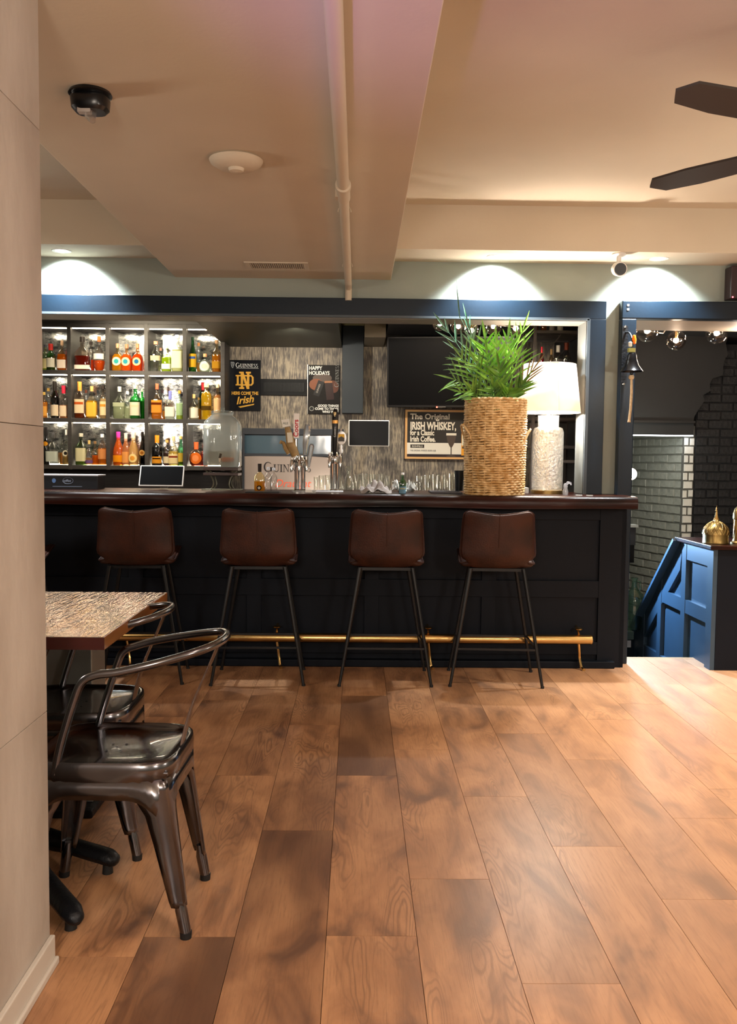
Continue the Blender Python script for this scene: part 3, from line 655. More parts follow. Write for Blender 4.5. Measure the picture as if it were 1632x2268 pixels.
# ------------------------------------------------------------------ metal armchairs
def make_chair():
    """faces -x; seat pan, apron with four pressed legs, tubular arm loop, back splat. origin: floor below the seat centre"""
    t = thing('metal_armchair', 'x', 'chair')
    W, D, Z = .20, .185, .478                               # half sizes in x (front-back) and y
    mb = MB()
    def sq(a, rx, ry, e=5): c, s_ = cos(a), sin(a); q = (abs(c)**e+abs(s_)**e)**(-1/e); return rx*q*c, ry*q*s_
    n = 48; rings = [(.965, -.055, 1), (1.0, -.050, 1), (1.01, -.02, 1), (1.0, -.004, 1), (.975, .003, 1), (.93, .002, 1), (.90, -.006, 1), (.80, -.012, 1), (.4, -.015, 1), (.0, -.016, 1)]
    vs = []
    for s_, z, _ in rings:
        for k in range(n): a = 2*pi*k/n; x, y = sq(a, W*s_, D*s_); vs.append((x, y, Z+z))
    fs = [(i*n+k, i*n+(k+1) % n, (i+1)*n+(k+1) % n, (i+1)*n+k) for i in range(len(rings)-1) for k in range(n)]
    MB().add(vs, fs).build('seat', m_gun, t, ang=60)
    for dx, dy in ((-.02, .03), (.02, .03), (-.02, -.03), (.02, -.03), (0, 0)):
        MB().lathe([(0, 0), (.004, 0)], 10, cap=False).build('drain_hole', m_rubber, t, (dx, dy, Z-.0135))
    # apron: a skirt whose lower edge arches between legs
    m = 96; vs = []
    for k in range(m):
        a = 2*pi*k/m; x, y = sq(a, W*.992, D*.992)
        u = abs(x)/W; v_ = abs(y)/D; c = min(u, v_)          # 1 near the corners, 0 mid side
        drop = .052+.12*max(0, (c-.40)/.60)**2.0
        vs.append((x, y, Z-.045)); vs.append((x*(1+.012*c), y*(1+.012*c), Z-.045-drop))
    fs = [(2*k, 2*((k+1) % m), 2*((k+1) % m)+1, 2*k+1) for k in range(m)]
    MB().add(vs, fs).build('apron', m_gun, t, solid=.003, ang=60)
    # legs: L-shaped pressed sheet tapering, then a round foot
    for sx, sy, fx, fy in ((1, -1, .245, -.180), (1, 1, .232, .170), (-1, -1, -.225, -.175), (-1, 1, -.225, .175)):
        cx_, cy_ = sx*W*.895, sy*D*.895
        def P(tt): return Vector((cx_+(fx-cx_)*tt, cy_+(fy-cy_)*tt, (Z-.05)*(1-tt)))
        mb = MB(); secs = []
        for tt, wl in ((0, .155), (.06, .118), (.13, .086), (.22, .067), (.4, .056), (.6, .046), (.76, .038), (.80, .034)):
            p = P(tt); ri = .012
            pts = [(-sx*wl, 0), (-sx*wl*.55, .0035*sy), (-sx*ri, 0), (-sx*.003, -sy*.003), (0, -sy*ri), (.0035*sx, -sy*wl*.55), (0, -sy*wl)]
            secs.append([p+Vector((a, b_, 0)) for a, b_ in pts])
        vs = [q for s_ in secs for q in s_]; k7 = 7
        fs = [(i*k7+j, i*k7+j+1, (i+1)*k7+j+1, (i+1)*k7+j) for i in range(len(secs)-1) for j in range(k7-1)]
        lg_ = MB().add(vs, fs).build('leg', m_gun, t, solid=.0035, ang=50)
        a, b_ = P(.74)+Vector((-sx*.013, -sy*.013, 0)), P(1.0)+Vector((-sx*.010, -sy*.010, 0)); b_.z = .012
        MB().tube([a, P(.82)+Vector((-sx*.012, -sy*.012, 0)), b_], [.010, .0165, .0155], 14).build('foot_tube', m_gun, lg_)
        MB().tube([b_+Vector((0, 0, .006)), Vector((b_.x, b_.y, 0))], [.0168, .0155], 14).build('rubber_foot', m_rubber, lg_)
    # arm loop
    y = D*.94
    loop = [(-.115, -y, Z-.03), (-.095, -y, .535), (-.055, -y-.004, .66), (-.035, -y-.004, .700), (.0, -y-.004, .718), (.06, -y-.002, .726), (.16, -y+.012, .748), (.26, -y+.055, .772), (.305, -.05, .783),
            (.308, .05, .785), (.27, y-.055, .778), (.17, y-.014, .758), (.07, y+.002, .737), (.01, y+.004, .720), (-.03, y+.004, .702), (-.05, y+.004, .662), (-.09, y, .535), (-.115, y, Z-.03)]
    MB().tube(catmull(loop, 6), .0115, 12).build('arm_loop', m_gun, t)
    # splat
    vs = []; S = [(.185, Z-.02, .052), (.20, Z+.06, .042), (.225, Z+.14, .032), (.268, Z+.23, .036), (.302, Z+.315, .06)]
    for x, z, w_ in S: vs += [(x, -w_, z), (x+.006, 0, z), (x, w_, z)]
    MB().add(vs, [(3*i+j, 3*i+j+1, 3*i+j+4, 3*i+j+3) for i in range(len(S)-1) for j in range(2)]).build('back_splat', m_gun, t, solid=.003, sub=1)
    for sy in (-1, 1): MB().cyl((W*.86, sy*D*.85, Z-.03), (W*.925, sy*D*.85, Z-.03), .006, n=10).build('rivet', m_gun, t)
    return t
ch = make_chair(); ch.location = (-.682, 2.485, 0); ch.rotation_euler.z = R(-1.5)
ch['label'] = 'grey steel armchair nearest the camera, its seat in full view beside the table'; ch['group'] = 'steel armchairs at the table'
c2 = copy_tree(ch); c2.location = (-.935, 2.935, 0); c2.rotation_euler.z = R(1)
c2['label'] = 'second steel armchair, behind the nearest one and half under the table top'

# ------------------------------------------------------------------ the table
ZTB = .775
pA, pB = atz(228, 1411, ZTB), atz(365, 1312, ZTB)
tb = thing('dining_table', 'wooden dining table with glossy planked top behind the left partition', 'table', (pA.x, pA.y, 0))
ny = pB.y-pA.y
nb = 5; bw_ = 1.35/nb
for k in range(6):
    y0 = ny*k/6; box('table_plank', -1.35, 0, y0+.0004, y0+ny/6-.0004, ZTB-.036, ZTB, m_tablewood, tb, .0012)
box('edge_band', 0, .004, 0, ny, ZTB-.037, ZTB-.0008, m_tableedge, tb)
box('edge_band', -1.35, .004, -.004, 0, ZTB-.037, ZTB-.0008, M_('dark_table_edge', '3d1a16', .25), tb)
cA = aty(152, 1440, 3.42); cB = aty(247, 1440, 3.42)
box('steel_post', cA.x-pA.x, cB.x-pA.x, ny-.20, ny-.03, .03, ZTB-.036, M_('grey_steel_post', '96958f', .42, .6, noise=.15, scale=4), tb, .004)
box('post_base', cA.x-pA.x-.12, cB.x-pA.x+.02, ny-.28, ny+.05, 0, .03, m_iron, tb, .006)
bc = Vector((-1.18-pA.x, 2.86-pA.y, 0))
bs = MB().cyl(bc+Vector((0, 0, .05)), bc+Vector((0, 0, ZTB-.036)), .038, n=20).build('iron_column', m_iron, tb)
for tx, ty in ((-.735, 2.665), (-.745, 2.315)):
    tip = Vector((tx-pA.x, ty-pA.y, .038)); d = tip-bc; d.z = 0
    lg_ = MB().tube(catmull([bc+Vector((0, 0, .10)), bc+d*.35+Vector((0, 0, .072)), bc+d*.75+Vector((0, 0, .056)), bc+d*.94+Vector((0, 0, .050)), bc+d*1.0+Vector((0, 0, .034))], 5), [.030]*8+[.025]*8+[.022, .021, .018, .013, .008], 12, flat=1.25).build('base_foot', m_iron, tb)
    q = bc+d*.93; MB().cyl(Vector((q.x, q.y, .038)), Vector((q.x, q.y, 0)), .014, .017, n=12).build('leveller', m_rubber, lg_)

# ------------------------------------------------------------------ ceiling things
pz = lambda x_, y_, z_: atz(x_, y_, z_)
a = pz(742, -40, ZD-.05); b_ = pz(760, 425, ZD-.05); c = pz(771, 640, ZD-.05)
pi_ = thing('ceiling_pipe', 'white painted conduit pipe running along the boxed duct', 'pipe', (0, 0, ZD-.05))
xp = (pz(763, 520, ZD-.05).x+pz(748, 100, ZD-.05).x)/2
MB().tube([(xp-.004, ROOM[2]+.05, 0), (xp, b_.y, 0)], .0235, 16).build('pipe_section', m_ceil, pi_)
MB().tube([(xp, b_.y, 0), (xp+.0, YW-.06, 0), (xp, YW-.03, -.012), (xp, YW-.022, -.04), (xp, YW-.022, -.085)], .0215, 16).build('pipe_section', m_ceil, pi_)
MB().tube([(xp, b_.y-.10, 0), (xp, b_.y-.098, 0), (xp, b_.y-.06, 0), (xp, b_.y-.058, 0), (xp, b_.y+.08, 0), (xp, b_.y+.082, 0)], [.024, .031, .031, .027, .027, .024], 18).build('coupling', m_ceil, pi_)
MB().beam((xp-.034, b_.y+.04, 0), (xp-.018, b_.y+.04, 0), .05, .03).build('coupling_clip', m_ceil, pi_)
for y_ in (.6, 2.0, 3.9, 5.0):
    MB().tube([(xp+.028*cos(t), y_, .028*sin(t)) for t in [pi*k/10 for k in range(11)]], .003, 6).build('pipe_strap', m_ceil, pi_)
# smoke/heat detector
d_ = pz(523, 352, ZD)
dt = thing('smoke_detector', 'round white smoke detector under the boxed duct', 'detector', (d_.x, d_.y, ZD))
MB().lathe([(0, 0), (.094, 0), (.101, -.006), (.095, -.018), (.068, -.034), (0, -.036)], 32).build('detector_disc', m_ceil, dt)
MB().lathe([(0, -.033), (.030, -.033), (.030, -.037), (.026, -.046), (0, -.05)], 24).build('sensor_cap', m_ceil, dt)
# black twin spot
d_ = pz(200, 205, ZD)
el = thing('ceiling_spot_fixture', 'black ceiling spot fixture with a clear lens at the upper left', 'light fixture', (d_.x, d_.y, ZD))
MB().lathe([(0, 0), (.062, 0), (.066, -.008), (.058, -.012), (0, -.012)], 28).build('mounting_plate', m_black_p, el)
MB().lathe([(0, -.01), (.052, -.01), (.058, -.02), (.055, -.050), (.045, -.060), (0, -.060)], 24, e=3.2, sy=.8).build('housing', m_black_p, el)
MB().tube([(.0, -.0, -.055), (.006, -.02, -.080), (.016, -.03, -.095)], [.020, .016, .010], 12).build('lens', glass('e8e4e0', .25), el)
box('lens_mount', -.03, .008, -.035, -.01, -.070, -.055, flat('b9b2ab'), el)
# return-air grille
a = pz(540, 580, ZD); b_ = pz(686, 596, ZD)
gr = thing('air_grille', 'white louvred air grille in the duct near the bar', 'grille', (a.x, b_.y-.02, ZD))
gw = b_.x-a.x; gh = a.y-b_.y+.03
for x0, x1, y0, y1 in ((0, gw, 0, .02), (0, gw, gh-.02, gh), (0, .03, 0, gh), (gw-.03, gw, 0, gh)): box('grille_frame', x0, x1, y0, y1, -.006, 0, m_ceil, gr)
box('dark_backing', .02, gw-.02, .015, gh-.015, -.0015, 0, flat('7d7063'), gr)
for k in range(26):
    x_ = .035+(gw-.07)*k/25; MB().beam((x_, .02, -.004), (x_, gh-.02, -.004), .0035, .006).build('louvre', m_ceil, gr)
# recessed downlights in the soffit, with the lamp each one holds
def downlight(px_, py_, Z, label, r=.045, e=60, y=None, c=COOL, grp='recessed downlights in the soffit', ang=125, tilt=0):
    q = pz(px_, py_, Z); q.y = y or q.y
    t = thing('downlight', label, 'downlight', (q.x, q.y, Z), group=grp)
    MB().lathe([(r*.82, -.001), (r, -.001), (r+.012, -.003), (r+.014, 0)], 28, cap=False).build('trim_ring', m_white, t)
    MB().lathe([(0, -.0015), (r*.82, -.0015)], 24, cap=False).build('lens', m_led, t)
    l = light('downlight_lamp', 'SPOT', (q.x, q.y, Z-.012), e, c, .03, rot=(R(tilt), 0, 0), spot=ang, blend=.6); return t
YDL = YSOF+(YW-YSOF)*.5
downlight(147, 563, ZSOF, 'lit recessed downlight at the left, above the bottle shelves', e=120, y=YDL, ang=118, tilt=30)
downlight(1096, 572, ZSOF, 'lit recessed downlight above the potted palm', e=120, y=YDL, ang=118, tilt=30)
downlight(1456, 575, ZSOF, 'lit recessed downlight over the stair opening', e=120, y=YDL, ang=118, tilt=30)
# security camera
q = aty(1370, 590, YSOF+.05)
sc_ = thing('security_camera', 'small white dome camera with black lens under the soffit', 'camera', (q.x, YSOF+.05, ZSOF))
MB().lathe([(0, 0), (.04, 0), (.042, -.008), (.03, -.016), (0, -.016)], 20).build('camera_base', m_white, sc_)
MB().tube([(0, 0, -.012), (0, -.004, -.06)], .014, 12).build('camera_stem', m_white, sc_)
MB().tube([(0, .045, -.085), (0, .02, -.087), (0, -.028, -.097), (0, -.038, -.099)], [.028, .040, .043, .040], 20).build('camera_body', m_white, sc_)
MB().tube([(0, -.036, -.0985), (0, -.043, -.100)], [.037, .034], 20).build('camera_lens', m_black_p, sc_)
# dark wall box at the right edge
a = aty(1620, 588, YW-.1); b_ = aty(1632, 661, YW-.1)
wb = thing('wall_box', 'dark red-lit box on the wall at the right edge', 'box', (a.x, YW-.10, b_.z))
box('housing', 0, .26, 0, .10, 0, a.z-b_.z, M_('dark_maroon_plastic', '2c1a1e', .35), wb, .006)
MB().lathe([(0, 0), (.004, 0), (.003, .003), (0, .004)], 10).build('red_indicator', emis('red_led', (1, .03, .05), 30), wb, (.014, -.0005, .008)).rotation_euler = (pi/2, 0, 0)
# ceiling fan
fn = thing('ceiling_fan', 'dark bladed ceiling fan at the upper right, blades at rest', 'fan', (1.62, 2.86, 2.35), rz=R(-14))
MB().cyl((0, 0, .08), (0, 0, ZCE-2.35-.03), .013, n=12).build('downrod', m_black, fn)
MB().lathe([(0, ZCE-2.35), (.06, ZCE-2.35), (.05, ZCE-2.40), (.02, ZCE-2.42), (0, ZCE-2.42)][::-1], 20).build('canopy', m_black, fn)
MB().lathe([(0, -.05), (.06, -.045), (.09, -.02), (.09, .04), (.05, .08), (0, .085)], 24).build('motor_housing', m_black, fn)
MB().lathe([(0, -.11), (.05, -.10), (.075, -.075), (.08, -.05), (0, -.05)], 20).build('light_bowl', emis('fan_light_bowl', (1, .86, .7), 3), fn)
for k in range(5):
    a = 2*pi*k/5; ca, sa = cos(a), sin(a)
    ou = [(.12, -.03), (.2, -.05), (.6, -.062), (.74, -.05), (.78, 0), (.74, .05), (.6, .058), (.2, .04), (.12, .03)]
    MB().prism(ou, lambda x_, y_, t: (x_*ca-y_*sa, x_*sa+y_*ca, .0+y_*.18+t), .008).build('blade', M_('dark_fan_blade', '2b2420', .5) if not k else bpy.data.materials['dark_fan_blade'], fn, smooth=False)

# ------------------------------------------------------------------ bottle shelves
SX = [aty(x_, 880, YS).x for x_ in (69, 153.5, 238.5, 324, 409, 493)]
SZ = [aty(300, y_, YS).z for y_ in (722, 826, 932, 1036)]
SD = .29
su = thing('bottle_shelving', 'dark grey open cubby shelving with mirror backs and lit bottles', 'shelving', (SX[0], YS, SZ[3]))
X_ = [x_-SX[0] for x_ in SX]; Z_ = [z_-SZ[3] for z_ in SZ]
for x_ in X_: box('upright', x_-.016, x_+.016, 0, SD, -.02, Z_[0]+.02, m_shelfwood, su, .002)
for z_ in Z_: box('shelf_board', X_[0], X_[-1], .001, SD, z_-.017, z_+.017, m_shelfwood, su, .002)
for i in range(5):
    for j in range(3):
        box('mirror_panel', X_[i]+.016, X_[i+1]-.016, SD-.006, SD, Z_[j+1]+.017, Z_[j]-.017, m_mirror, su)
        box('glow_strip', X_[i]+.025, X_[i+1]-.025, SD-.022, SD-.012, Z_[j+1]+.0175, Z_[j+1]+.0245, m_strip, su)
        box('glow_strip', X_[i]+.025, X_[i+1]-.025, .018, .030, Z_[j]-.0235, Z_[j]-.0175, m_strip, su)  # second strip added under each shelf front to light the bottles
struct(box('trim_shelf_valance', ROOM[0], SX[-1]+.02, YS+.02, YK, SZ[0]+.02, ZBC, m_shelfwood))
struct(box('trim_shelf_side', ROOM[0], SX[0]-.016, YS, YK, SZ[3]-.02, SZ[0]+.02, m_shelfwood))
bcnt = thing('back_bar_counter', 'dark back bar counter below the bottle shelves', 'counter', (0, 6.85, 0), kind='structure')
box('cabinet_body', -3.6, 1.70, .03, YK-6.85, 0, .91, m_navy_d, bcnt); box('counter_board', -3.6, 1.70, 0, YK-6.85, .91, .95, m_darkwood, bcnt)
box('splash_panel', ROOM[0], SX[-1]+.02, YS+SD-.03-6.85, YK-6.85, .95, SZ[3]-.017, m_shelfwood, bcnt)

PROF = {  # (radius share, height share) outside of the glass
 'round': [(0, 0), (.9, 0), (1, .02), (1, .55), (.93, .62), (.6, .70), (.34, .76), (.32, .93), (.38, .935), (.38, .95)],
 'wine': [(0, 0), (.92, 0), (1, .02), (1, .52), (.85, .62), (.5, .70), (.38, .76), (.36, .94), (.42, .945), (.42, .96)],
 'cone': [(0, 0), (.88, 0), (1, .03), (1, .40), (.9, .50), (.62, .64), (.40, .74), (.34, .95), (.34, .96)],
 'squat': [(0, 0), (.85, 0), (1, .05), (1, .42), (.9, .54), (.5, .66), (.26, .72), (.24, .88), (.3, .89), (.3, .90)],
 'globe': [(0, 0), (.6, 0), (.85, .08), (1, .26), (.96, .42), (.75, .56), (.4, .66), (.22, .72), (.22, .88), (.28, .89), (.28, .9)],
 'tall': [(0, 0), (.95, 0), (1, .01), (1, .66), (.9, .72), (.45, .79), (.36, .82), (.34, .93), (.4, .935), (.4, .95)],
 'carafe': [(0, 0), (.9, 0), (1, .05), (.98, .2), (.7, .48), (.42, .62), (.38, .70), (.5, .82), (.68, 1.0)]}
LAB = {'round': (.08, .46), 'wine': (.12, .46), 'cone': (.06, .36), 'squat': (.08, .36), 'globe': (.14, .4), 'tall': (.08, .55)}
def bottle(x_, yb, top, wpx, style, gcol, lcol, lev, lab, cap, label, Y=None, e=2.0, z=None, group='bottles in the shelving', sy=1.0, name='bottle'):
    """x_, yb, top: photo pixels of the axis, foot and top"""
    Y = Y or YS+.075; p = aty(x_, yb, Y); 
    if z is None: z = min((s_+.0172 for s_ in SZ), key=lambda s_: abs(s_-p.z))
    H = (yb-top)*Y/F_PX; r = wpx/2*Y/F_PX*.935
    if z < SZ[0] and group == 'bottles in the shelving':          # stand clear of the uprights
        for a, b_ in zip(SX, SX[1:]):
            if a-.05 < p.x < b_+.02 and a < p.x+.02: lo, hi = a+.019+r, b_-.019-r; p.x = min(max(p.x, lo), hi) if a < p.x+.001 < b_+.001 else p.x
    t = thing(name, label, 'bottle', (p.x, Y, z), group=group)
    pr = [(a*r, b_*H) for a, b_ in PROF[style]]
    n = 20 if e == 2 else 32
    MB().lathe(pr, n, e=e if e == 2 else e, sy=sy).build('glass_body', glass(gcol), t, ang=50)
    if lcol:
        zz = lev*H; q = [(0, .003)]
        for (a, b_), (c, d_) in zip(pr, pr[1:]):
            if b_ < zz: q.append((a*.94, max(b_, .003)))
            if b_ < zz <= d_: k = (zz-b_)/max(d_-b_, 1e-6); q.append(((a+(c-a)*k)*.94, zz))
        q.append((0, zz)); MB().lathe(q, n, e=e, sy=sy).build('liquid', liquid(lcol), t, ang=50)
    capz = PROF[style][-1][1]*H
    if cap:
        cr_ = PROF[style][-1][0]*r*1.12
        MB().lathe([(0, capz-.05*H), (cr_, capz-.05*H), (cr_, H), (cr_*.8, H+.002), (0, H+.002)] if cap[0] != '*' else [(0, capz-.2*H), (cr_*.98, capz-.2*H), (cr_*1.05, H), (0, H)], 12).build('cap', flat(cap.strip('*')), t)
    if lab:
        kind, lc = lab[0], lab[1]
        l0, l1 = LAB.get(style, (.1, .4)); l0 *= H; l1 *= H
        if len(lab) > 2: l0, l1 = lab[2]*H, lab[3]*H
        if kind == 'band':
            MB().lathe([(r*1.015, l0), (r*1.015, l1)], 18, e=e, sy=sy, a0=R(205), a1=R(335), cap=False).build('paper_label', paper(lc), t, ang=60)
            if len(lab) > 4:
                MB().lathe([(r*1.03, l0+(l1-l0)*.62), (r*1.03, l0+(l1-l0)*.80)], 14, e=e, sy=sy, a0=R(222), a1=R(318), cap=False).build('label_stripe', paper(lab[4]), t, ang=60)
        else:                                               # disc: a round label on the front
            cz = (l0+l1)/2; rr = min((l1-l0)/2, r*.8)
            def rd(f, off, nm, lc_):
                vs = []; fs = []
                for q_ in range(5):
                    for k in range(20):
                        a = 2*pi*k/20; dx = rr*f*q_/4*cos(a); yv = -sy*sqrt(max(r*r-dx*dx, 0)) if e == 2 else -sy*r*(1-(abs(dx)/r)**e)**(1/e)
                        vs.append((dx, yv*off-.0006, cz+rr*f*q_/4*sin(a)))
                for q_ in range(4):
                    for k in range(20): fs.append((q_*20+k, q_*20+(k+1) % 20, q_*20+20+(k+1) % 20, q_*20+20+k))
                MB().add(vs, fs).build(nm, paper(lc_), t, ang=60)
            rd(1, 1.02, 'paper_label', lc)
            if len(lab) > 4: rd(.55, 1.05, 'label_emblem', lab[4])
    return t
CL = 'e6ece6'; B = 822
T1, T2, T3 = 'in the top shelf row', 'in the middle shelf row', 'in the bottom shelf row'
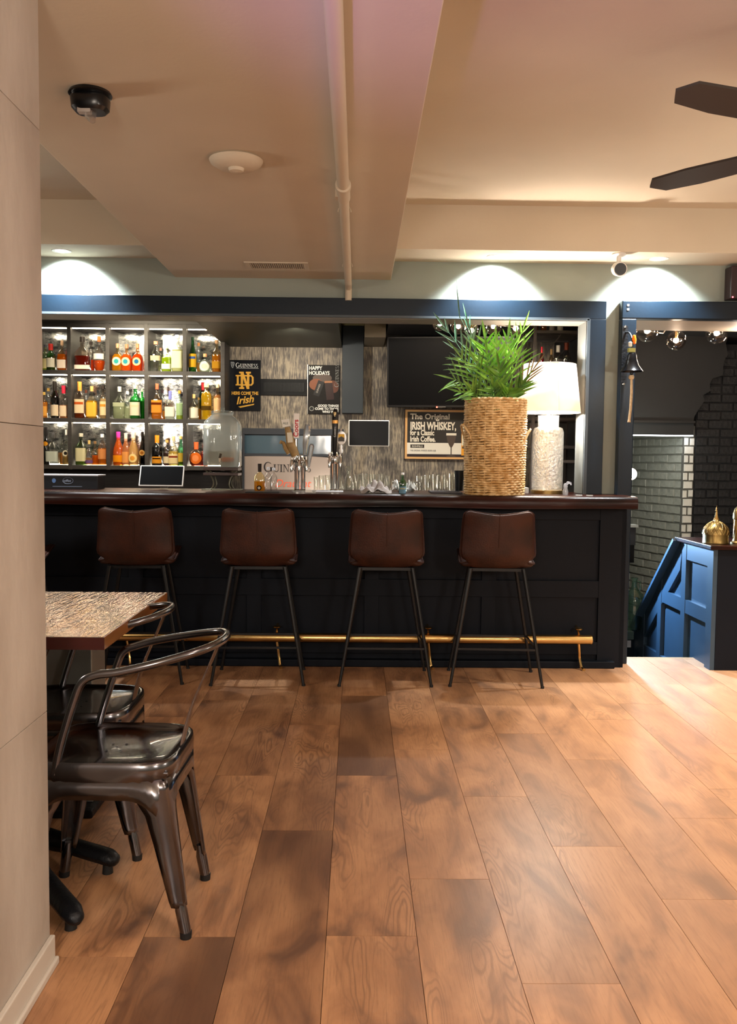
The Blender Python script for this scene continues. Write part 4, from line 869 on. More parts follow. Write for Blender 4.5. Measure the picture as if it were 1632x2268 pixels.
bt_ = [
 (101, 822, 766, 16, 'round', 'c8e0a0', 'b8c060', .4, ('band', 'e8d8a0'), '3a3a40', 'pale green bottle half hidden by the left partition, top shelf row', {}),
 (113, 822, 764, 22, 'wine', '4ab04a', '806018', .5, ('band', 'fff6e0'), '*c03028', 'green necked bottle with red cap and white label, top row far left', {}),
 (138, 822, 757, 21, 'squat', 'f0d0a0', 'd07a18', .55, ('band', 'fff2e0'), 'b09070', 'amber bottle with big white label beside the green necked one, top row', {'e': 5}),
 (183, 822, 748, 36, 'squat', 'd8c8b8', '7a1c0c', .44, ('band', 'fff0e0', .05, .17), '2a2420', 'wide dark red whiskey decanter with a small white label, top row', {'e': 5, 'sy': .6}),
 (202, 818, 752, 18, 'round', 'e0d8d0', 'c04010', .40, None, '241c18', 'slim bottle standing behind two whiskey decanters, top row', {'Y': YS+.17}),
 (220, 822, 747, 26, 'globe', 'f4ece4', 'd85c10', .30, ('band', 'fff8f0', .34, .5), 'b86028', 'sparkling round decanter with orange stopper, top row', {}),
 (257, 822, 762, 25, 'squat', 'f0e0a0', 'e0a018', .62, ('disc', 'f2ecc8', .12, .58, '3aa8a8'), 'b08868', 'golden bottle with round teal label, first of three alike, top row', {'e': 4}),
 (281, 822, 763, 25, 'squat', 'f8b070', 'f49030', .62, ('disc', 'f4d8b0', .12, .58, '38a0b0'), 'a87858', 'orange bottle with round teal label, middle one of three, top row', {'e': 4}),
 (305, 822, 762, 24, 'squat', 'f8a060', 'f08020', .62, ('disc', 'f4d0a0', .12, .58, '2c78a8'), 'b8805c', 'orange bottle with round blue label, third of three, top row', {'e': 4}),
 (343, 822, 756, 24, 'round', CL, None, 0, ('band', 'f0dcb0', .36, .52), 'd09070', 'clear bottle with slanted beige label beside the lime green one, top row', {'e': 4}),
 (356, 818, 764, 12, 'tall', CL, 'c8c890', .3, None, 'c89078', 'thin clear bottle behind the lime green bottle, top row', {'Y': YS+.17}),
 (369, 822, 765, 22, 'round', 'd0e8a0', 'c8d820', .55, ('band', 'fffff0', .10, .3), 'd0d0c8', 'lime green liqueur bottle with a white label, top row', {'e': 4}),
 (393, 822, 742, 26, 'round', 'eef2e4', 'e4e4a8', .60, ('band', 'f6f2d0', .1, .56), 'e8e8e8', 'tallest clear bottle with pale yellow label, top row', {'e': 4}),
 (425, 822, 746, 19, 'cone', '2c8040', '58b830', .5, ('band', 'e8b030', .14, .52, '4060a0'), '1c3824', 'green bottle with yellow, blue and red label, top row right', {}),
 (440, 818, 752, 14, 'tall', 'e4ecec', 'd8a860', .35, None, 'c08048', 'thin clear bottle behind the round white label bottle, top row right', {'Y': YS+.17}),
 (454, 822, 782, 28, 'globe', 'e0f0e8', 'e8f0d8', .4, ('disc', 'fffef0', .04, .58, 'd8dcc8'), 'd89868', 'small round bottle with round white label and cork, top row right', {}),
 (480, 822, 752, 22, 'round', 'd8c090', 'c88c18', .55, ('band', 'b88828', .12, .34), '907050', 'gold bottle with a corded neck, rightmost of the top row', {'e': 3}),
 (98, 928, 872, 16, 'round', 'f0d8a8', 'e8a030', .62, ('band', 'f0b050'), 'b09048', 'amber bottle cut off by the left partition, middle row', {}),
 (108, 924, 858, 16, 'tall', 'e8f0f4', None, 0, None, 'a88848', 'clear bottle behind the dark wine bottles, middle row', {'Y': YS+.17}),
 (122, 928, 848, 20, 'wine', '2a241a', '241808', .5, ('band', 'f8e0c0', .06, .36), '*1c1814', 'dark wine bottle with cream label, middle row far left', {}),
 (142, 928, 857, 20, 'wine', 'e8e0e0', 'e0a060', .4, ('band', 'fbe8c8', .06, .38), '*c82840', 'clear bottle with tall crimson cap and cream label, middle row', {'e': 3}),
 (177, 928, 848, 23, 'round', 'e8d8c8', '8a3c14', .5, ('band', 'f6dcb4', .14, .52, 'c8602c'), '*e08a3c', 'whiskey bottle with orange cap and cream label, middle row', {'e': 4}),
 (191, 925, 862, 13, 'tall', 'dfe8ee', 'b06028', .3, None, '5a3020', 'thin brown capped bottle behind the yellow liqueur, middle row', {'Y': YS+.17}),
 (204, 928, 858, 24, 'squat', 'f0ecd8', 'e8b424', .55, ('band', 'f4c850', .06, .5), 'd0a060', 'yellow liqueur bottle with square label, middle row', {'e': 5}),
 (217, 925, 862, 12, 'tall', 'dfeaf0', None, 0, None, '202428', 'thin clear bottle with black cap behind the yellow one, middle row', {'Y': YS+.17}),
 (229, 928, 856, 17, 'round', 'f0e4d8', 'e8d0a0', .6, ('band', 'f8e8b8', .1, .52, 'e0a040'), '2c2420', 'cream coloured bottle with black cap, middle row', {}),
 (265, 930, 860, 27, 'squat', 'dfe6d8', 'c8ccae', .5, ('band', 'b8bc9c', .38, .5), 'c8c8c0', 'square clear bottle with an embossed front, middle row', {'e': 6}),
 (283, 928, 868, 16, 'round', 'dde6dc', 'd0d4b4', .45, None, 'e8e8f0', 'slim clear bottle beside the square clear one, middle row', {}),
 (300, 930, 857, 24, 'round', '30b048', '209030', .55, ('band', 'f6e8d0', .10, .5, 'eeddb8'), 'd0ccb8', 'emerald green bottle with large cream label, middle row', {'e': 3}),
 (315, 927, 860, 14, 'round', '18b030', '10a020', .6, None, 'b8d0b0', 'second green bottle half behind the first, middle row', {'Y': YS+.15}),
 (348, 930, 853, 24, 'squat', 'f0dcc0', 'f0a020', .35, ('band', 'ee9c3c', .18, .54, '6a2c10'), 'd06848', 'orange boxed label bottle with brown oval, middle row', {'e': 6}),
 (360, 927, 862, 14, 'tall', 'dce8ee', 'f0a828', .3, None, '48383c', 'thin clear bottle behind the orange label one, middle row', {'Y': YS+.17}),
 (377, 930, 868, 23, 'squat', 'e8eef0', 'e4e8dc', .3, ('band', 'fdf6e8', .1, .44), '*7c80c8', 'clear bottle with lavender cap and white label, middle row', {'e': 5}),
 (398, 930, 867, 17, 'tall', 'd8ecd0', 'd8e070', .2, ('band', 'bcd8a8', .14, .56), 'e0a048', 'pale green label bottle with orange cap, middle row', {}),
 (424, 932, 877, 23, 'squat', 'ece8dc', 'd8d0b0', .5, ('band', 'fbf6e4', .06, .46), 'e0b878', 'clear bottle with oval white label and cork, middle row right', {}),
 (440, 929, 880, 12, 'round', 'f0dcb0', 'd09038', .5, None, 'c8a060', 'small amber bottle behind the cork stoppered one, middle row right', {'Y': YS+.15}),
 (449, 928, 845, 16, 'tall', '3c9058', '807828', .5, None, '*c82830', 'green bottle with red cap behind the tall yellow one', {'Y': YS+.18}),
 (457, 932, 853, 25, 'tall', 'f0e480', 'e4c430', .78, ('band', '54401c', .26, .38), 'd8b890', 'tall yellow liqueur bottle with dark marks, middle row right', {}),
 (482, 930, 852, 19, 'round', 'f0cc98', 'e0b070', .7, ('band', 'f4cc98', .04, .60), 'e8c89c', 'bottle wrapped in tan paper, rightmost of the middle row', {}),
 (103, 1032, 950, 14, 'wine', '1c1812', '140c06', .5, ('disc', 'e0962c', .5, .62), '*100c0c', 'black bottle with gold mark cut off by the partition, bottom row', {}),
 (117, 1033, 963, 28, 'squat', 'd8dcd4', None, 0, ('band', 'c4c8bc', .1, .42), '3c3c3c', 'ornate square clear bottle with etched front, bottom row', {'e': 5}),
 (139, 1030, 963, 14, 'round', 'dde4dc', 'c88820', .4, None, '303030', 'thin amber bottle beside the ornate square one, bottom row', {'Y': YS+.13}),
 (149, 1033, 956, 18, 'squat', 'e0e4dc', 'c8a868', .3, ('disc', 'fbf0d4', .06, .6, '2c2824'), 'f0e8dc', 'bottle with white label and black ring, bottom row', {'e': 5}),
 (180, 1034, 965, 24, 'round', '88a878', '8c9838', .5, ('band', 'e8dcb0', .12, .54), 'a8a090', 'green bottle with cream label, bottom row beside the upright', {'e': 4}),
 (198, 1034, 980, 20, 'globe', 'e4dcd8', 'c89c70', .3, ('band', '78588c', .08, .2), 'b89c60', 'small round bottle with violet stripe, bottom row', {}),
 (211, 1034, 982, 15, 'round', 'f0d8b8', 'd87818', .42, None, '80603c', 'small amber bottle next to the violet striped one, bottom row', {}),
 (227, 1034, 966, 20, 'round', 'e8dcd4', 'e08c28', .55, ('band', 'e8a060', .2, .52), 'e8e8ec', 'amber bottle with tan label and white pourer, bottom row', {}),
 (256, 1036, 962, 25, 'cone', 'f8b040', 'f09a18', .8, ('band', 'f09c1c', .1, .3), '*c83898', 'orange liqueur bottle with magenta neck, bottom row', {}),
 (279, 1036, 965, 20, 'cone', 'f0c8a8', 'e8b080', .75, ('band', 'f0a860', .08, .42), '*e0c0b4', 'peach coloured cream liqueur bottle, bottom row', {}),
 (296, 1036, 963, 25, 'cone', 'f8e4c8', 'f0d098', .75, ('disc', 'fbe4a0', .04, .4, 'e0a040'), '*ecd4b8', 'cream liqueur bottle with yellow flower label, bottom row', {}),
 (316, 1034, 960, 17, 'cone', '241c14', '180c06', .6, ('disc', 'e8b468', .24, .52, 'a86828'), '*18120c', 'dark brown cream liqueur bottle with tan label, bottom row', {}),
 (348, 1037, 970, 24, 'round', '2a2420', '1a0e08', .5, ('band', 'f0a030', .08, .3, '3c2414'), '*e08c28', 'black bottle with two orange bands, behind the left tablet', {}),
 (370, 1037, 980, 17, 'round', 'd8ccc0', '4a1c10', .5, ('band', 'f4e0b8', .1, .36), 'e0a860', 'dark liquor bottle with cream label, behind the left tablet', {}),
 (385, 1037, 972, 24, 'squat', 'ece4c8', 'e0c870', .5, ('band', 'f0dca8', .08, .4, '903c24'), 'c8b890', 'pale bottle with red and cream label, behind the left tablet', {'e': 3}),
 (402, 1037, 972, 16, 'wine', '58b878', 'd8a838', .4, ('band', 'f0c850', .14, .44), 'f0c878', 'green necked bottle with yellow label, behind the left tablet', {}),
 (434, 1038, 985, 34, 'globe', 'f0c0a0', '9c2c10', .36, ('disc', 'f47c30', .04, .62, 'f8a060'), '*e06838', 'squat round bottle with round orange label, bottom row right', {'sy': .6}),
 (452, 1036, 990, 18, 'round', 'e08070', 'b02018', .6, None, '5c1818', 'red liqueur bottle partly behind the glass drink dispenser', {'Y': YS+.13}),
]
for r_ in bt_: bottle(*r_[:11], **r_[11])

# ------------------------------------------------------------------ signs and fittings on the back-bar wall
def sign(x0, x1, y0, y1, name, label, cat, mat, frame=None, Y=YK, th=.018, grp=None):
    a, b_ = aty(x0, y0, Y-th), aty(x1, y1, Y-th)
    t = thing(name, label, cat, (a.x, Y-th, b_.z)); W_, H_ = b_.x-a.x, a.z-b_.z
    box('board', 0, W_, 0, th, 0, H_, mat, t, .002); return t, W_, H_
gold, wht = flat('e0a840', .5), flat('e8e8e4', .5)
def harp(mb, x, z, s, th=.001):
    """plain harp emblem: curved neck, pillar, soundboard and strings"""
    def pt(a, b_): return (x+a*s, -th, z+b_*s)
    mb.tube([pt(0, 1), pt(.02, .6), pt(.12, .25), pt(.3, 0)], .02*s+.0006, 4); mb.tube([pt(0, 1), pt(.2, .92), pt(.35, .98), pt(.55, .86)], .03*s+.0006, 4)
    mb.tube([pt(.55, .86), pt(.48, .4), pt(.3, 0)], .02*s+.0005, 4)
    for k in range(4): a = .12+k*.1; mb.tube([pt(a, .92), pt(a+.04, .25+.03*k)], .0006+.006*s, 3)
t, W_, H_ = sign(508, 577, 797, 910, 'beer_sign', 'black wall sign with gold interlocked letters, right of the bottle shelves', 'sign', flat('0a0c12', .25))
serif('GUINNESS', H_*.070, wht, t, (W_*.20, -.001, H_*.855))
mb = MB(); harp(mb, W_*.05, H_*.84, H_*.12, .002); mb.build('harp_emblem', flat('b8bcc0'), t)
box('rule', W_*.22, W_*.93, -.001, 0, H_*.835, H_*.84, wht, t)
# interlocked block letters
mb = MB(); U = H_*.155/2; cx_, cz_ = W_*.50, H_*.60
def blk(poly, d=.0016): mb.prism([(cx_+a*U, cz_+b_*U) for a, b_ in poly], lambda a, b_, tt: (a, -tt, b_), d+len(mb.v)*.00002)
for q in ([(-1.1, -2.2), (-.5, -2.2), (-.5, 2.2), (-1.1, 2.2)], [(.5, -2.2), (1.1, -2.2), (1.1, 2.2), (.5, 2.2)], [(-1.1, 2.2), (-.45, 2.2), (1.1, -2.2), (.45, -2.2)],
          [(-1.5, 1.75), (-.3, 1.75), (-.3, 2.2), (-1.5, 2.2)], [(.2, 1.75), (1.5, 1.75), (1.5, 2.2), (.2, 2.2)], [(-1.5, -2.2), (-.2, -2.2), (-.2, -1.75), (-1.5, -1.75)]): blk(q)
for q in ([(-2.1, -1.35), (-1.6, -1.35), (-1.6, 1.35), (-2.1, 1.35)], [(-2.4, 1.0), (1.3, 1.0), (1.7, 1.35), (-2.4, 1.35)], [(-2.4, -1.35), (1.7, -1.35), (1.3, -1.0), (-2.4, -1.0)], [(1.3, 1.2), (1.7, 1.35), (2.2, .8), (1.75, .7)], [(1.75, -.7), (2.2, -.8), (2.2, .8), (1.75, .7)], [(1.3, -1.2), (1.7, -1.35), (2.2, -.8), (1.75, -.7)]): blk(q, .003)
mb.build('interlocked_letters', gold, t, smooth=False)
text('HERE COME THE', H_*.088, gold, t, (W_*.5, -.001, H_*.315), sx=.80, align='CENTER', bold=.0012)
text('Irish', H_*.20, gold, t, (W_*.5, -.001, H_*.15), align='CENTER', shear=.35, bold=.002).rotation_euler = (pi/2, R(-8), 0)
MB().prism([(W_*.28, H_*.08), (W_*.8, H_*.14), (W_*.78, H_*.115), (W_*.35, H_*.055)], lambda a, b_, tt: (a, -tt, b_), .001).build('swoosh', gold, t, smooth=False)
# holiday poster
t, W_, H_ = sign(682, 752, 808, 917, 'holiday_poster', 'black holiday beer poster of hands holding dark cans', 'poster', flat('15110f', .6))
text('HAPPY', H_*.105, wht, t, (W_*.03, -.001, H_*.90), sx=.85, bold=.0012); text('HOLIDAYS', H_*.105, wht, t, (W_*.03, -.001, H_*.80), sx=.85, bold=.0012)
for k, s_ in enumerate(('GOOD THINGS', 'COME TO THOSE', 'WHO WAIT')): text(s_, H_*.065, wht, t, (W_*.97, -.001, H_*(.145-.062*k)), sx=.95, align='RIGHT', bold=.001)
o_, wl_ = serif('GUINNESS', H_*.075, flat('8a8a86'), t, (W_*.97, -.001, H_*.55), rot=(0, R(-90), 0))
def disc(cx, cz, rx, rz, m, name, par, d=.0006, n=20, rot=0): 
    q = []
    for k in range(n):
        a = 2*pi*k/n; x_, z_ = rx*cos(a), rz*sin(a); q.append((cx+x_*cos(rot)-z_*sin(rot), cz+x_*sin(rot)+z_*cos(rot)))
    return MB().prism(q, lambda a, b_, tt: (a, -tt, b_), d).build(name, m, par, smooth=False)
disc(W_*.26, H_*.60, W_*.22, H_*.12, flat('7c4424'), 'printed_hand', t, .0005); disc(W_*.80, H_*.56, W_*.16, H_*.13, flat('5e3220'), 'printed_hand', t, .0005, rot=.3)
disc(W_*.45, H_*.73, W_*.3, H_*.10, flat('54443a'), 'printed_glow', t, .0003)
def rrect(cx, cz, w_, h_, rot, m, name, par, d): 
    q = [(cx+a*cos(rot)-b_*sin(rot), cz+a*sin(rot)+b_*cos(rot)) for a, b_ in ((-w_, -h_), (w_, -h_), (w_, h_), (-w_, h_))]
    return MB().prism(q, lambda a, b_, tt: (a, -tt, b_), d).build(name, m, par, smooth=False)
rrect(W_*.34, H_*.52, W_*.10, H_*.16, -.35, flat('0c0807'), 'printed_can', t, .0012); rrect(W_*.68, H_*.46, W_*.12, H_*.17, .12, flat('2a100c'), 'printed_can', t, .0012)
rrect(W_*.64, H_*.655, W_*.12, H_*.02, .05, flat('a87048'), 'printed_can_top', t, .0015)
text('GUINNESS', H_*.052, flat('b8b0a4'), t, (W_*.30, -.002, H_*.42), sx=.8).rotation_euler = (pi/2, R(-70), 0)
disc(W_*.12, H_*.105, W_*.075, H_*.05, flat('8c8c88'), 'round_badge', t, .001); disc(W_*.12, H_*.105, W_*.055, H_*.036, flat('1a1a1a'), 'round_badge', t, .0014)
for q in ((.02, .02, .012, 1), (.02, .97, .97, .98)): pass
box('poster_edge', -.004, 0, -.003, .018, 0, H_, m_steel, t)
# black wall vent
t, W_, H_ = sign(577, 680, 839, 876, 'wall_vent', 'black slotted wall vent between the two posters', 'vent', flat('0b0c0f', .6), th=.02)
for k in range(30):
    x_ = W_*.08+W_*.84*k/29; box('vent_slat', x_-.0025, x_+.0025, -.006, 0, H_*.22, H_*.78, flat('232424'), t)
# television
a, b_, c_ = aty(857, 745, 7.25), aty(1133, 905, 7.25), aty(860, 905, 7.25)
tv = thing('television', 'large black flat television tilted down on the wall behind the palm', 'television', ((a.x+b_.x)/2, 7.22, (a.z+b_.z)/2)); tv.rotation_euler = (R(8), 0, R(-7))
hw, hh = (b_.x-a.x)/2, (a.z-b_.z)/2
box('tv_body', -hw, hw, 0, .05, -hh, hh, m_black_p, tv, .004); box('tv_screen', -hw+.012, hw-.012, -.002, .001, -hh+.02, hh-.012, m_screen, tv)
MB().lathe([(0, 0), (.006, 0), (.005, .003), (0, .004)], 10).build('standby_light', emis('standby_red', (1, .05, .03), 12), tv, (-hw*.2, -.002, -hh+.004)).rotation_euler = (pi/2, 0, 0)
box('tv_logo', -.045-hw*.1, -hw*.1+.02, -.003, -.001, -hh+.003, -hh+.009, m_steel, tv)
box('wall_bracket', -.1, .1, .05, .22, -.1, .1, m_black, tv)
# whiskey coffee poster
t, W_, H_ = sign(897, 1076, 907, 1018, 'whiskey_poster', 'framed Irish whiskey coffee poster behind the wicker basket', 'poster', flat('d8a66c', .4))
box('printed_field', W_*.03, W_*.97, -.002, 0, H_*.33, H_*.955, flat('2c2826'), t); box('printed_field', W_*.03, W_*.97, -.002, 0, H_*.10, H_*.33, flat('ded6c8'), t)
box('printed_stripe', W_*.03, W_*.97, -.002, 0, H_*.045, H_*.10, flat('2e2224'), t)
cream = flat('e6dccb'); text('The Original', H_*.155, cream, t, (W_*.065, -.0025, H_*.81), sx=1.02, bold=.0015); text('IRISH WHISKEY,', H_*.215, cream, t, (W_*.065, -.0025, H_*.60), sx=.62, bold=.003)
text('for a Classic', H_*.15, cream, t, (W_*.065, -.0025, H_*.485), sx=.66, bold=.002); text('Irish Coffee.', H_*.15, cream, t, (W_*.065, -.0025, H_*.355), sx=.70, bold=.002)
box('label_box', W_*.07, W_*.24, -.003, -.002, H_*.225, H_*.295, flat('3a3432'), t); text('BUSHMILLS', H_*.055, cream, t, (W_*.155, -.0035, H_*.24), align='CENTER', sx=.8)
text('THE ORIGINAL WHISKEY. BORN 1608.', H_*.05, flat('50484a'), t, (W_*.07, -.0025, H_*.155), sx=.62)
gq = [(-.5, .5), (.5, .5), (.36, .1), (.16, -.12), (.05, -.2), (.05, -.55), (.42, -.6), (.42, -.64), (-.42, -.64), (-.42, -.6), (-.05, -.55), (-.05, -.2), (-.16, -.12), (-.36, .1)]
MB().prism([(W_*.57+a*W_*.13, H_*.32+b_*H_*.42) for a, b_ in gq], lambda a, b_, tt: (a, -.002-tt, b_), .0008).build('printed_glass', flat('4a3d36'), t, smooth=False)
box('printed_foam', W_*.508, W_*.632, -.0035, -.002, H_*.485, H_*.53, cream, t)
bq = [(-.5, -1), (.5, -1), (.5, .35), (.42, .5), (.2, .62), (.2, 1), (-.2, 1), (-.2, .62), (-.42, .5), (-.5, .35)]
MB().prism([(W_*.76+a*W_*.13, H_*.50+b_*H_*.42) for a, b_ in bq], lambda a, b_, tt: (a, -.002-tt, b_), .0008).build('printed_bottle', flat('e0982c'), t, smooth=False)
box('printed_label', W_*.70, W_*.82, -.0035, -.002, H_*.28, H_*.66, flat('ddd6bc'), t); box('printed_label', W_*.705, W_*.815, -.0045, -.003, H_*.5, H_*.54, flat('40362c'), t); box('printed_label', W_*.705, W_*.815, -.0045, -.003, H_*.22, H_*.26, flat('40362c'), t)
for q in ((-.006, 0, -.006, H_+.006), (W_, W_+.006, -.006, H_+.006)): box('frame_rail', q[0], q[1], -.006, .018, q[2], q[3], flat('2c2226'), t)
for q in ((-.006, W_+.006, -.006, 0), (-.006, W_+.006, H_, H_+.006)): box('frame_rail', q[0], q[1], -.006, .018, q[2], q[3], flat('2c2226'), t)
# beer cooler with a stainless front
a, b_ = aty(538, 948, 7.0), aty(732, 1088, 7.0)
ck = thing('beer_cooler', 'dark framed cooler with stainless front lettered in black, behind the taps', 'cooler', (a.x, 7.0, .95)); W_, H_ = b_.x-a.x, a.z-.95
dfm = flat('2c2e33'); 
box('cooler_body', 0, W_, .02, .46, 0, H_, flat('1a1c20'), ck); box('frame_top', -.004, W_+.10, 0, .03, H_-.05, H_, dfm, ck, .003); box('frame_side', -.004, .012, 0, .03, 0, H_-.05, dfm, ck)
zb = aty(600, 1009, 7.0).z-.95
steel2 = M_('satin_steel_panel', '877a72', .4, .25)
MB().prism([(.012, 0), (W_, 0), (W_, zb-.012), (W_*.5, zb+.008), (.012, zb-.008)], lambda x_, z_, tt: (x_, .004+tt, z_), .016).build('steel_front', steel2, ck, smooth=False)
box('window_pane', .012, W_, .008, .02, zb, H_-.055, M_('dark_window_pane', '33444f', .12, spec=.8), ck); box('window_rail', .012, W_, .002, .02, zb-.004, zb+.016, dfm, ck)
serif('GUINNESS', .059, flat('1c1a1c'), ck, (W_*.235, .003, aty(600, 1045, 7.0).z-.95), first=1.3)
text('Draught', .085, flat('c8543c'), ck, (W_*.36, .003, aty(600, 1078, 7.0).z-.95), shear=.3)

# ------------------------------------------------------------------ black wire rack with bottles at the right
xa_, xb_ = aty(1166, 900, 6.5).x, aty(1272, 900, 6.5).x
rk = thing('wire_rack', 'tall black metal shelf rack behind the table lamp', 'rack', (xa_, 6.45, .0)); RW = xb_-xa_+.06; RD = .50
for x_ in (0.04, RW):
    for y_ in (0, RD): box('rack_post', x_-.012, x_+.012, y_-.012, y_+.012, 0, 2.30, M_('rack_black', '35302e', .45, .4) if x_ < .1 and y_ == 0 else bpy.data.materials['rack_black'], rk)
rzs = [aty(1230, y_, 6.45).z for y_ in (732, 822, 925, 987, 1019)]
for z_ in rzs:
    rm_ = bpy.data.materials['rack_black']
    box('rack_rail', .04, RW, -.01, .01, z_-.02, z_, rm_, rk); box('rack_rail', .04, RW, RD-.01, RD+.01, z_-.02, z_, rm_, rk)
    for x_ in (.04, RW): box('rack_rail', x_-.01, x_+.01, 0, RD, z_-.02, z_, rm_, rk)
    for k in range(14): y_ = .03+(RD-.06)*k/13; box('rack_wire', .05, RW-.01, y_-.004, y_+.004, z_-.008, z_, rm_, rk)
MB().beam((.04, -.012, rzs[1]+.02), (RW*.55, -.012, rzs[0]-.03), .012, .006).build('cross_brace', bpy.data.materials['rack_black'], rk)
MB().beam((RW*.5, RD, rzs[1]+.02), (RW, RD, rzs[0]-.03), .012, .006).build('cross_brace', bpy.data.materials['rack_black'], rk)
YR2 = 6.6
rb = [(1199, 822, 765, 10, 'wine', 'c03038', 'a01820', .5, ('band', 'c82838', .1, .4), '*c02030', 'red necked bottle on the wire rack left of the lamp top', 1),
 (1235, 822, 762, 22, 'round', 'dfe2e0', 'b8b0a8', .5, ('band', 'e0dcd4', .1, .4), '*e6e6e6', 'clear bottle with tall white cap on the wire rack', 1),
 (1253, 822, 756, 22, 'wine', 'c8c4c0', '403430', .4, ('band', 'b8b4ae', .05, .3), '*6c2c1c', 'bottle with dark red foil neck on the wire rack', 1),
 (1220, 822, 770, 12, 'wine', 'a89070', '6c5030', .4, None, '*c8a878', 'tan capped slim bottle on the wire rack', 1),
 (1180, 822, 776, 16, 'round', '3c3c3c', '201c18', .4, None, '141414', 'dark stoppered bottle on the wire rack beside the palm', 1),
 (1185, 732, 688, 14, 'round', 'd8a070', 'b86020', .5, None, 'a85828', 'amber bottle on the top level of the wire rack', 0),
 (1204, 732, 692, 14, 'round', 'e0b080', 'c87830', .5, None, 'e0a070', 'copper toned bottle on the top level beside the amber one', 0),
 (1222, 732, 694, 13, 'round', 'd0d0cc', 'c0a080', .4, ('band', 'd8d0c8', .1, .5), 'c87840', 'pale bottle in the middle of the rack top level', 0),
 (1240, 732, 692, 15, 'squat', 'e0e0dc', None, 0, ('band', 'f4f0ea', .05, .5), 'e8e4dc', 'bottle with bright white label on the rack top level', 0)]
for r_ in rb: bottle(*r_[:11], Y=YR2, z=rzs[r_[11]]+.001, group='bottles on the wire rack')
for i, (x_, y_, h_, lb) in enumerate(((1172, 925, '.', 'slanted wine bottle with orange foil on the wire rack, right of the basket'),)):
    p = aty(1166, 948, 6.25); t = thing('wine_bottle', lb, 'bottle', (p.x, 6.25+.35, p.z-.04)); t.rotation_euler = (0, R(42), 0)
    MB().lathe([(0, -.22), (.036, -.22), (.037, -.05), (.03, -.01), (.015, .03), (.014, .04)], 18).build('glass_body', flat('1c2018', .1), t); MB().lathe([(.015, .0), (.0165, .0), (.0165, .085), (0, .087)], 14).build('foil', flat('d0583a'), t)
    rest = box('bottle_cradle', .1, .3, .02, .30, rzs[2]+.02, rzs[2]+.028, bpy.data.materials['rack_black'], rk)
def tumbler(px_, yb, hpx, wpx, Y, z, label, cat='glass', grp='clear glasses standing along the back of the bar top', taper=.86, name='drinking_glass', gm=None):
    p = aty(px_, yb, Y); H = hpx*Y/F_PX; r = wpx/2*Y/F_PX
    g = MB().lathe([(0, .0), (r*taper, 0), (r*taper, .004), (r*.98, H*.97), (r, H), (r*.97, H), (r*.95, H*.97), (r*taper*.93, .010), (0, .010)], 18).build(name, gm or glass('f3f6f1'), None, (p.x, Y, z), ang=50)
    return tag(g, label, cat, grp)
for i, (x_, lb) in enumerate(((1172, 'left'), (1187, 'middle'), (1262, 'right'))):
    for zi, w_ in ((3, 'upper'), (4, 'lower')):
        tumbler(x_, 0, 26 if zi == 3 else 20, 11, 6.55, rzs[zi]+.001, f'small glass on the {w_} low level of the wire rack, {lb} one', grp='small glasses on the wire rack')
for i, x_ in enumerate((1168, 1178, 1189, 1200, 1258, 1268)):
    p = aty(x_, 1070, 6.55); g = MB().lathe([(0, 0), (.017, 0), (.017, .003), (.003, .006), (.003, .035), (.016, .05), (.018, .085)], 14).build('stem_glass', glass('e6e6ea'), None, (p.x, 6.55, .9505), ang=50)
    tag(g, ['small stem glass under the wire rack, nearest the basket', 'second small stem glass under the rack from the basket', 'third small stem glass under the rack from the basket', 'small stem glass under the rack just left of the lamp base', 'small stem glass under the rack just right of the lamp base', 'small stem glass under the rack nearest the right jamb'][i], 'glass', 'stem glasses under the wire rack')

# ------------------------------------------------------------------ on the bar top
def onbar(px_, Y): return aty(px_, 1090, Y).x
# wicker basket with the palm
YBK = 5.43
bx_, by_ = onbar(1094, YBK), YBK
sc_k = YBK/F_PX
RB, HB = 64*sc_k, 209*sc_k
bk = thing('wicker_basket', 'tall woven wicker basket planter standing on the bar top', 'basket', (bx_, by_, ZT))
mb = MB(); rows = 40; ns = 26
def rad(z): u = z/HB; return RB*(1.0+.035*sin(pi*u*.9))*(.985 if u < .5 else 1.0)
rw = random.Random(5)
for i in range(rows):
    z = .006+(HB-.012)*i/(rows-1); N = ns*4; off = (i % 2)*pi; th = HB/rows*.52
    j = rw.uniform(-.0012, .0012)
    pts = []
    for k in range(N):
        a = 2*pi*k/N; rr_ = rad(z)+j+.0042*cos(ns*a+off)
        pts.append((rr_*cos(a), rr_*sin(a), z+.0014*sin(3*a+i*.9)+.0016*sin(ns*a*.5+i)))
    mb.tube(pts, th, 5, closed=True)
tag(mb.build('woven_strands', m_wick, bk, ang=80), kind='stuff')
mb = MB()
for k in range(ns): a = 2*pi*(k+.5)/ns; mb.tube([(rad(z)*cos(a), rad(z)*sin(a), z) for z in (0, HB*.25, HB*.5, HB*.75, HB-.004)], .0035, 5)
tag(mb.build('stakes', m_wick, bk), kind='stuff')
MB().lathe([(0, .004), (RB*.95, .004), (RB*.95, HB*.86), (0, HB*.86)], 24).build('inner_liner', M_('basket_liner', '4a3520', .9), bk)
for kk, (z, am) in enumerate(((HB-.004, .006), (.004, .005))):
    for ph in (0, pi): MB().tube([((rad(z)+.002*cos(14*a+ph))*cos(a), (rad(z)+.002*cos(14*a+ph))*sin(a), z+am*.5*sin(14*a+ph)) for a in [2*pi*q/112 for q in range(112)]], .006, 6, closed=True).build('rim_braid', m_wick, bk)
